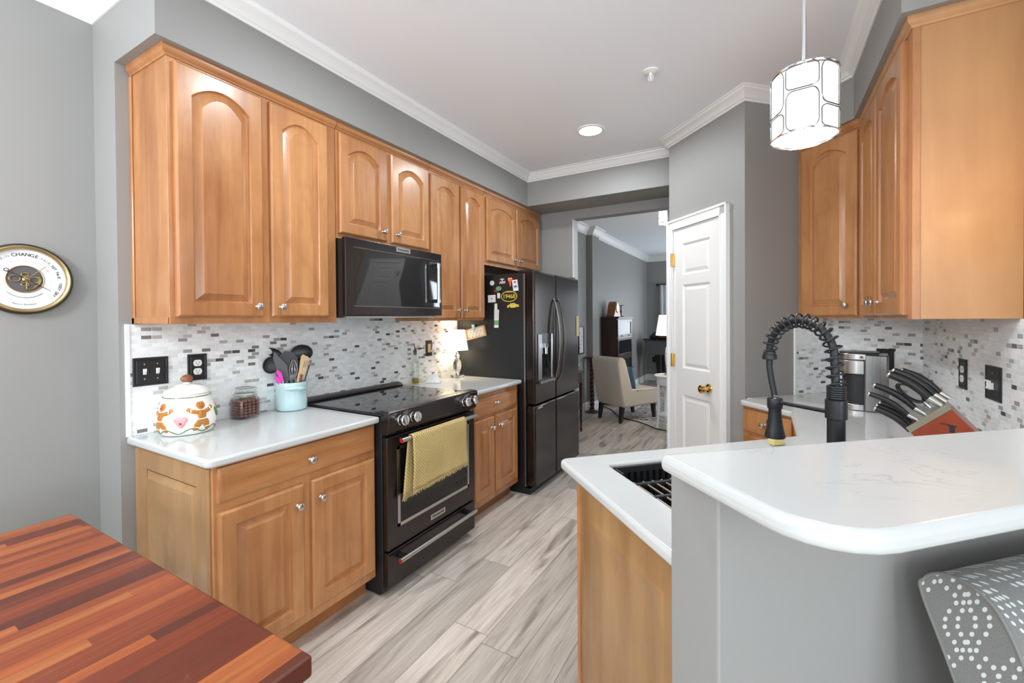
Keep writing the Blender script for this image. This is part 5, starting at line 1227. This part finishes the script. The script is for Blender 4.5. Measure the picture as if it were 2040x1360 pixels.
build('nailhead_trim', mb, 'nickel', t, local=True)['kind'] = 'stuff'
for x in (-.195, .195):
    for y, dy in ((.035, -.035), (.625, .02)): build('leg', MB().loft([[(x + a * q, y + o_ + b * q, z) for a, b in ((-1, -1), (1, -1), (1, 1), (-1, 1))] for q, z, o_ in ((.017, .0072 if y > .3 else 0, dy), (.027, .215, 0))]), 'blackwood', t, smooth=None, local=True)
PLC = Vector((.483, 5.776, 0)) + FWD * .225 + RGT * .05 + Vector((0, 0, .575))
t = thing('throw_pillow', 'dusty blue tasselled pillow leaning on the oatmeal chair', 'pillow', PLC)
Mpl = Matrix.Translation(PLC) @ Matrix((RGT, FWD, Vector((0, 0, 1)))).transposed().to_4x4() @ Matrix.Rotation(math.radians(14), 4, 'X')
N_ = 12; f_, b_ = [], []
for i in range(N_ + 1):
    for j in range(N_ + 1):
        x, z = -1 + 2 * i / N_, -1 + 2 * j / N_; th = .055 * ((1 - x ** 4) * (1 - z ** 4)) ** .5; pin = 1 - .06 * (1 - abs(x * z)) * 0
        f_.append((x * .175, th, z * .16)); b_.append((x * .175, -th, z * .16))
q = lambda k: [(k + i * (N_ + 1) + j, k + (i + 1) * (N_ + 1) + j, k + (i + 1) * (N_ + 1) + j + 1, k + i * (N_ + 1) + j + 1) for i in range(N_) for j in range(N_)]
build('cover', MB(Mpl).add(f_ + b_, q(0) + q(len(f_))), 'pillow', t, smooth=70)
for x in (-1, 1):
    for z in (-1, 1): build('tassel', MB(Mpl).tube([(x * .173, 0, z * .158), (x * .188, 0, z * .168), (x * .205, 0, z * .172)], [.005, .013, .009], 8), 'pillow', t)
# side table and its lamp
TT = Vector((1.272, 5.765, 0)); t = thing('side_table', 'small round white side table with slim legs beside the oatmeal chair', 'side table', TT)
build('tabletop', MB().lathe([(.001, .640), (.190, .640), (.198, .646), (.198, .656), (.190, .664), (.001, .664)], TT, 48), 'white', t, smooth=40)
build('apron', MB().lathe([(.165, .54), (.168, .545), (.168, .639), (.15, .639), (.15, .54)], TT, 40), 'white', t, smooth=40); build('shelf', MB().lathe([(.001, .155), (.14, .155), (.145, .163), (.14, .172), (.001, .172)], TT, 40), 'white', t, smooth=40)
for k in range(4):
    a = math.radians(214 + 90 * k); c, s = math.cos(a), math.sin(a)
    build('leg', MB().tube([(TT.x + c * .157, TT.y + s * .157, .54), (TT.x + c * .152, TT.y + s * .152, .25), (TT.x + c * .165, TT.y + s * .165, .08), (TT.x + c * .176, TT.y + s * .176, .0)], [.021, .017, .0145, .016], 4), 'white', t, smooth=None)
LT = Vector((1.262, 5.742, .6646)); t = thing('table_lamp', 'lit lamp with a tall cream shade on the white side table', 'lamp', LT)
build('base', MB().lathe([(.001, 0), (.065, 0), (.065, .012), (.03, .025), (.022, .05)], LT, 24), 'nickel', t); build('stem', MB().lathe([(.022, .045), (.045, .12), (.055, .22), (.045, .33), (.02, .40), (.012, .42), (.012, .52)], LT, 24), 'white', t)
sh = build('lamp_shade', MB().lathe([(.163, .497), (.122, .752)], LT, 40, cap=(False, False)), 'shade_warm', t, label='glowing cream lamp shade'); so = sh.modifiers.new('thick', 'SOLIDIFY'); so.thickness = .002
point('side_lamp_light', (LT.x, LT.y, LT.z + .62), 5, (1, .85, .62), .04)
# bookcase with clock and candlestick
BX0, BX1, BY0, BY1 = .024, .296, 6.815, 7.655
t = thing('bookcase', 'tall dark oak stacking bookcase with glass doors against the living room wall', 'bookcase', (.16, 7.235, 0))
build('case', MB().box(BX0, BX1 - .02, BY0, BY1, .06, 1.365).box(BX0, BX1 - .004, BY0 - .004, BY1 + .004, 0, .07), 'darkwood', t, smooth=None, bevel=(.003, 1)); build('cornice', MB().box(BX0, BX1 + .010, BY0 - .014, BY1 + .014, 1.365, 1.384).box(BX0, BX1 + .022, BY0 - .022, BY1 + .022, 1.384, 1.400), 'darkwood', t, smooth=None, bevel=(.004, 2))
for k, (z0, z1) in enumerate(((1.075, 1.355), (.765, 1.055), (.445, .745), (.10, .425))):
    d = build('door', MB().box(BX1 - .020, BX1, BY0 + .005, BY0 + .05, z0, z1).box(BX1 - .020, BX1, BY1 - .05, BY1 - .005, z0, z1).box(BX1 - .020, BX1, BY0 + .05, BY1 - .05, z0, z0 + .035).box(BX1 - .020, BX1, BY0 + .05, BY1 - .05, z1 - .035, z1), 'darkwood', t, smooth=None)
    build('pane', MB().box(BX1 - .014, BX1 - .009, BY0 + .05, BY1 - .05, z0 + .035, z1 - .035), 'pane', d, smooth=None)
    build('rail_edge', MB().box(BX1, BX1 + .006, BY0 + .005, BY1 - .005, z0 - .017, z0 - .004), 'dark_steel', d, smooth=None)
    for y in (BY0 + .22, BY1 - .22): build('knob', MB().ball((BX1 + .008, y, z0 + .018), .009, 10, 7), 'old_brass', d)
CK = Vector((.165, 7.05, 1.4006)); t = thing('mantel_clock', 'wooden mantel clock with curved top standing on the bookcase', 'clock', CK)
cp_ = [(-.19, 0), (.19, 0), (.19, .025), (.165, .035), (.135, .07), (.105, .155), (.085, .20), (.05, .235), (0, .25), (-.05, .235), (-.085, .20), (-.105, .155), (-.135, .07), (-.165, .035), (-.19, .025)]
build('case', MB(frame(CK, (0, 1, 0), (0, 0, 1), (1, 0, 0))).prism(cp_, -.075, .055), 'redwood', t, smooth=30, bevel=(.006, 2))
build('dial', MB(frame(CK, (0, 1, 0), (0, 0, 1), (1, 0, 0))).lathe([(.075, .055), (.075, .062), (.001, .062)], (0, .145, 0), 32), 'dial', t); build('dial_rim', MB(frame(CK, (0, 1, 0), (0, 0, 1), (1, 0, 0))).torus((0, .145, .060), .077, .005, seg=32), 'old_brass', t)
CD = Vector((.19, 7.36, 1.4006)); t = thing('candlestick', 'slim dark candlestick beside the mantel clock', 'candlestick', CD)
build('stem', MB().lathe([(.001, 0), (.045, 0), (.045, .008), (.014, .02), (.010, .06), (.018, .09), (.009, .12), (.009, .185), (.001, .19)], CD, 20), 'darkwood', t); build('drip_pan', MB().lathe([(.001, .186), (.05, .19), (.055, .198), (.045, .198), (.001, .194)], CD, 24), 'darkwood', t)
# barley-twist stand
BT = Vector((.098, 6.158, 0)); t = thing('barley_twist_stand', 'dark barley-twist pedestal stand beside the oatmeal chair', 'stand', BT)
build('base', MB().lathe([(.001, 0), (.098, 0), (.098, .012), (.085, .022), (.05, .032), (.03, .06), (.001, .06)], BT, 32), 'darkwood', t); build('tabletop', MB().lathe([(.001, .795), (.10, .795), (.106, .803), (.10, .815), (.001, .815)], BT, 32), 'darkwood', t)
tw_ = MB()
for ph in (0, PI): tw_.tube([(BT.x + .017 * math.cos(ph + k * .42), BT.y + .017 * math.sin(ph + k * .42), .05 + .75 * k / 90) for k in range(91)], .0205, 8)
build('twisted_column', tw_, 'darkwood', t, smooth=70)
# half-round hall table
t = thing('console_table', 'narrow dark mahogany hall table behind the refrigerator', 'table', (.18, 4.75, 0))
build('tabletop', MB().box(0, .385, 4.42, 5.095, .722, .745), 'darkwood', t, smooth=None, bevel=(.006, 2)); build('apron', MB().box(.01, .362, 4.44, 5.07, .60, .7215), 'darkwood', t, smooth=None); build('stretcher', MB().box(.02, .362, 4.45, 5.07, .285, .305), 'darkwood', t, smooth=None, bevel=(.004, 2))
for x in (.03, .350):
    for y in (4.46, 5.056): build('leg', MB().lathe([(.010, 0), (.014, .03), (.009, .06), (.014, .12), (.018, .27), (.018, .32), (.013, .35), (.017, .45), (.021, .60)], (x, y, 0), 14), 'darkwood', t)
t = thing('bowl', 'white porcelain bowl on the dark hall table', 'bowl', (.27, 4.96, .7455)); build('body', MB().lathe([(.001, 0), (.05, 0), (.055, .008), (.095, .05), (.115, .085), (.111, .086), (.09, .054), (.05, .012), (.001, .010)], (.27, 4.96, .7455), 32), 'ceramic', t)
t = thing('framed_picture', 'black framed print hanging on the far hall wall', 'picture', (-.01, 5.98, 1.06))
for a in ((5.88, 6.08, .868, .884), (5.88, 6.08, 1.252, 1.268)): build('frame', MB().box(-.0095, .010, *a), 'blackwood', t, smooth=None)
for a in ((5.88, 5.896, .884, 1.252), (6.064, 6.08, .884, 1.252)): build('frame', MB().box(-.0095, .010, *a), 'blackwood', t, smooth=None)
build('print', MB().box(-.0095, .002, 5.896, 6.064, .884, 1.252), 'paper', t, smooth=None)
mb = MB()
for k in range(5): mb.ball((.0022, 5.93 + .03 * (k % 4), .95 + .055 * k), .018, 10, 6, (.03, 1, .8))
build('printed_motif', mb, 'grey_ink', t)
# writing desk in the far corner, things on it
t = thing('writing_desk', 'dark cabinet desk in the far corner of the living room', 'desk', (.8, 9.35, 0))
build('body', MB().box(.20, 1.55, 9.02, 9.62, .64, .93), 'grille', t, smooth=None, bevel=(.006, 2)); build('desk_top', MB().box(.17, 1.58, 8.99, 9.65, .93, .955), 'blackwood', t, smooth=None, bevel=(.005, 2))
for x in (.44, 1.36):
    for y in (9.10, 9.54): build('leg', MB().loft([[(x + a * q + o_, y + b * q, z) for a, b in ((-1, -1), (1, -1), (1, 1), (-1, 1))] for q, z, o_ in ((.03, 0, .03), (.035, .3, .02), (.055, .64, 0))]), 'blackwood', t, smooth=None)
t = thing('leather_case', 'dark crumpled leather case lying on the corner desk', 'bag', (.5, 9.2, .956))
build('body', MB().loft([[(.5 + x * q, 9.2 + y * q * .6, .956 + z + (.02 * math.sin(5 * x + 3 * z * 20) if z > .02 else 0)) for x, y in rrect(-.24, .24, -.2, .2, .08)] for q, z in ((.9, 0), (1, .03), (.92, .08), (.6, .13), (.25, .15))]), 'blackwood', t, smooth=60); build('flap', MB().loft([[(.62 + x * q, 9.10 + y * q * .5, .99 + z) for x, y in rrect(-.16, .16, -.1, .1, .05)] for q, z in ((1, 0), (1, .045), (.8, .06))]), 'redwood', t, smooth=60)
# window dressing
t = thing('curtain_rod', 'black curtain rod with a round finial over the far window', 'curtain rod', (.9, 9.93, 2.1))
build('rod', MB().cyl((.285, 9.93, 2.105), (1.95, 9.93, 2.105), .011, 12), 'black', t); build('finial', MB().ball((.262, 9.93, 2.105), .032, 14, 10), 'black', t)
for x in (.33, 1.9): build('bracket', MB().box(x - .01, x + .01, 9.93, 9.9995, 2.095, 2.115), 'black', t, smooth=None)
def curtain(x0, x1, label):
    n = 40; top, bot = [], []
    rings = []
    for z in (2.095, 1.6, 1.0, .5, .06): rings.append([(x0 + (x1 - x0) * k / n, 9.93 + .022 * math.sin(k / n * 2 * PI * 5 + z) * (1 if z < 2 else .6), z) for k in range(n + 1)])
    o = single('curtain', MB().loft(rings, cap=(False, False), closed=False), 'curtain', label, 'curtain', smooth=70); so = o.modifiers.new('thick', 'SOLIDIFY'); so.thickness = .003
curtain(.31, .74, 'white curtain panel hanging beside the far window')
struct('rug_base', MB().box(0, .001, 0, .001, -.03, -.02), 'rug', smooth=None) if False else None
t = single('area_rug', MB().box(.62, 2.5, 6.02, 8.55, .0006, .007), 'rug', 'grey and cream patterned rug in front of the oatmeal chair', 'rug', smooth=None)
single('power_cord', MB().tube([(.02, 6.72, .006), (.30, 6.45, .006), (.52, 6.06, .006), (.66, 5.95, .006), (.83, 5.873, .006), (1.0, 5.73, .006), (1.12, 5.60, .006), (1.40, 5.52, .006)], .006, 8), 'rubber', 'black cord lying across the floor past the chair legs', 'cord')
t = plate('small black outlet low on the far living room wall', frame((0, 10.0, 0), (1, 0, 0), (0, -1, 0)), .135, .210, .40, .515, w0=.0); duplex(t, frame((0, 10.0, 0), (1, 0, 0), (0, -1, 0)), .1725, .457, 'black', .005)
for o in list(COL.objects):
    if o.type == 'MESH' and o.parent is None and o.name.startswith('mosaic'): pass
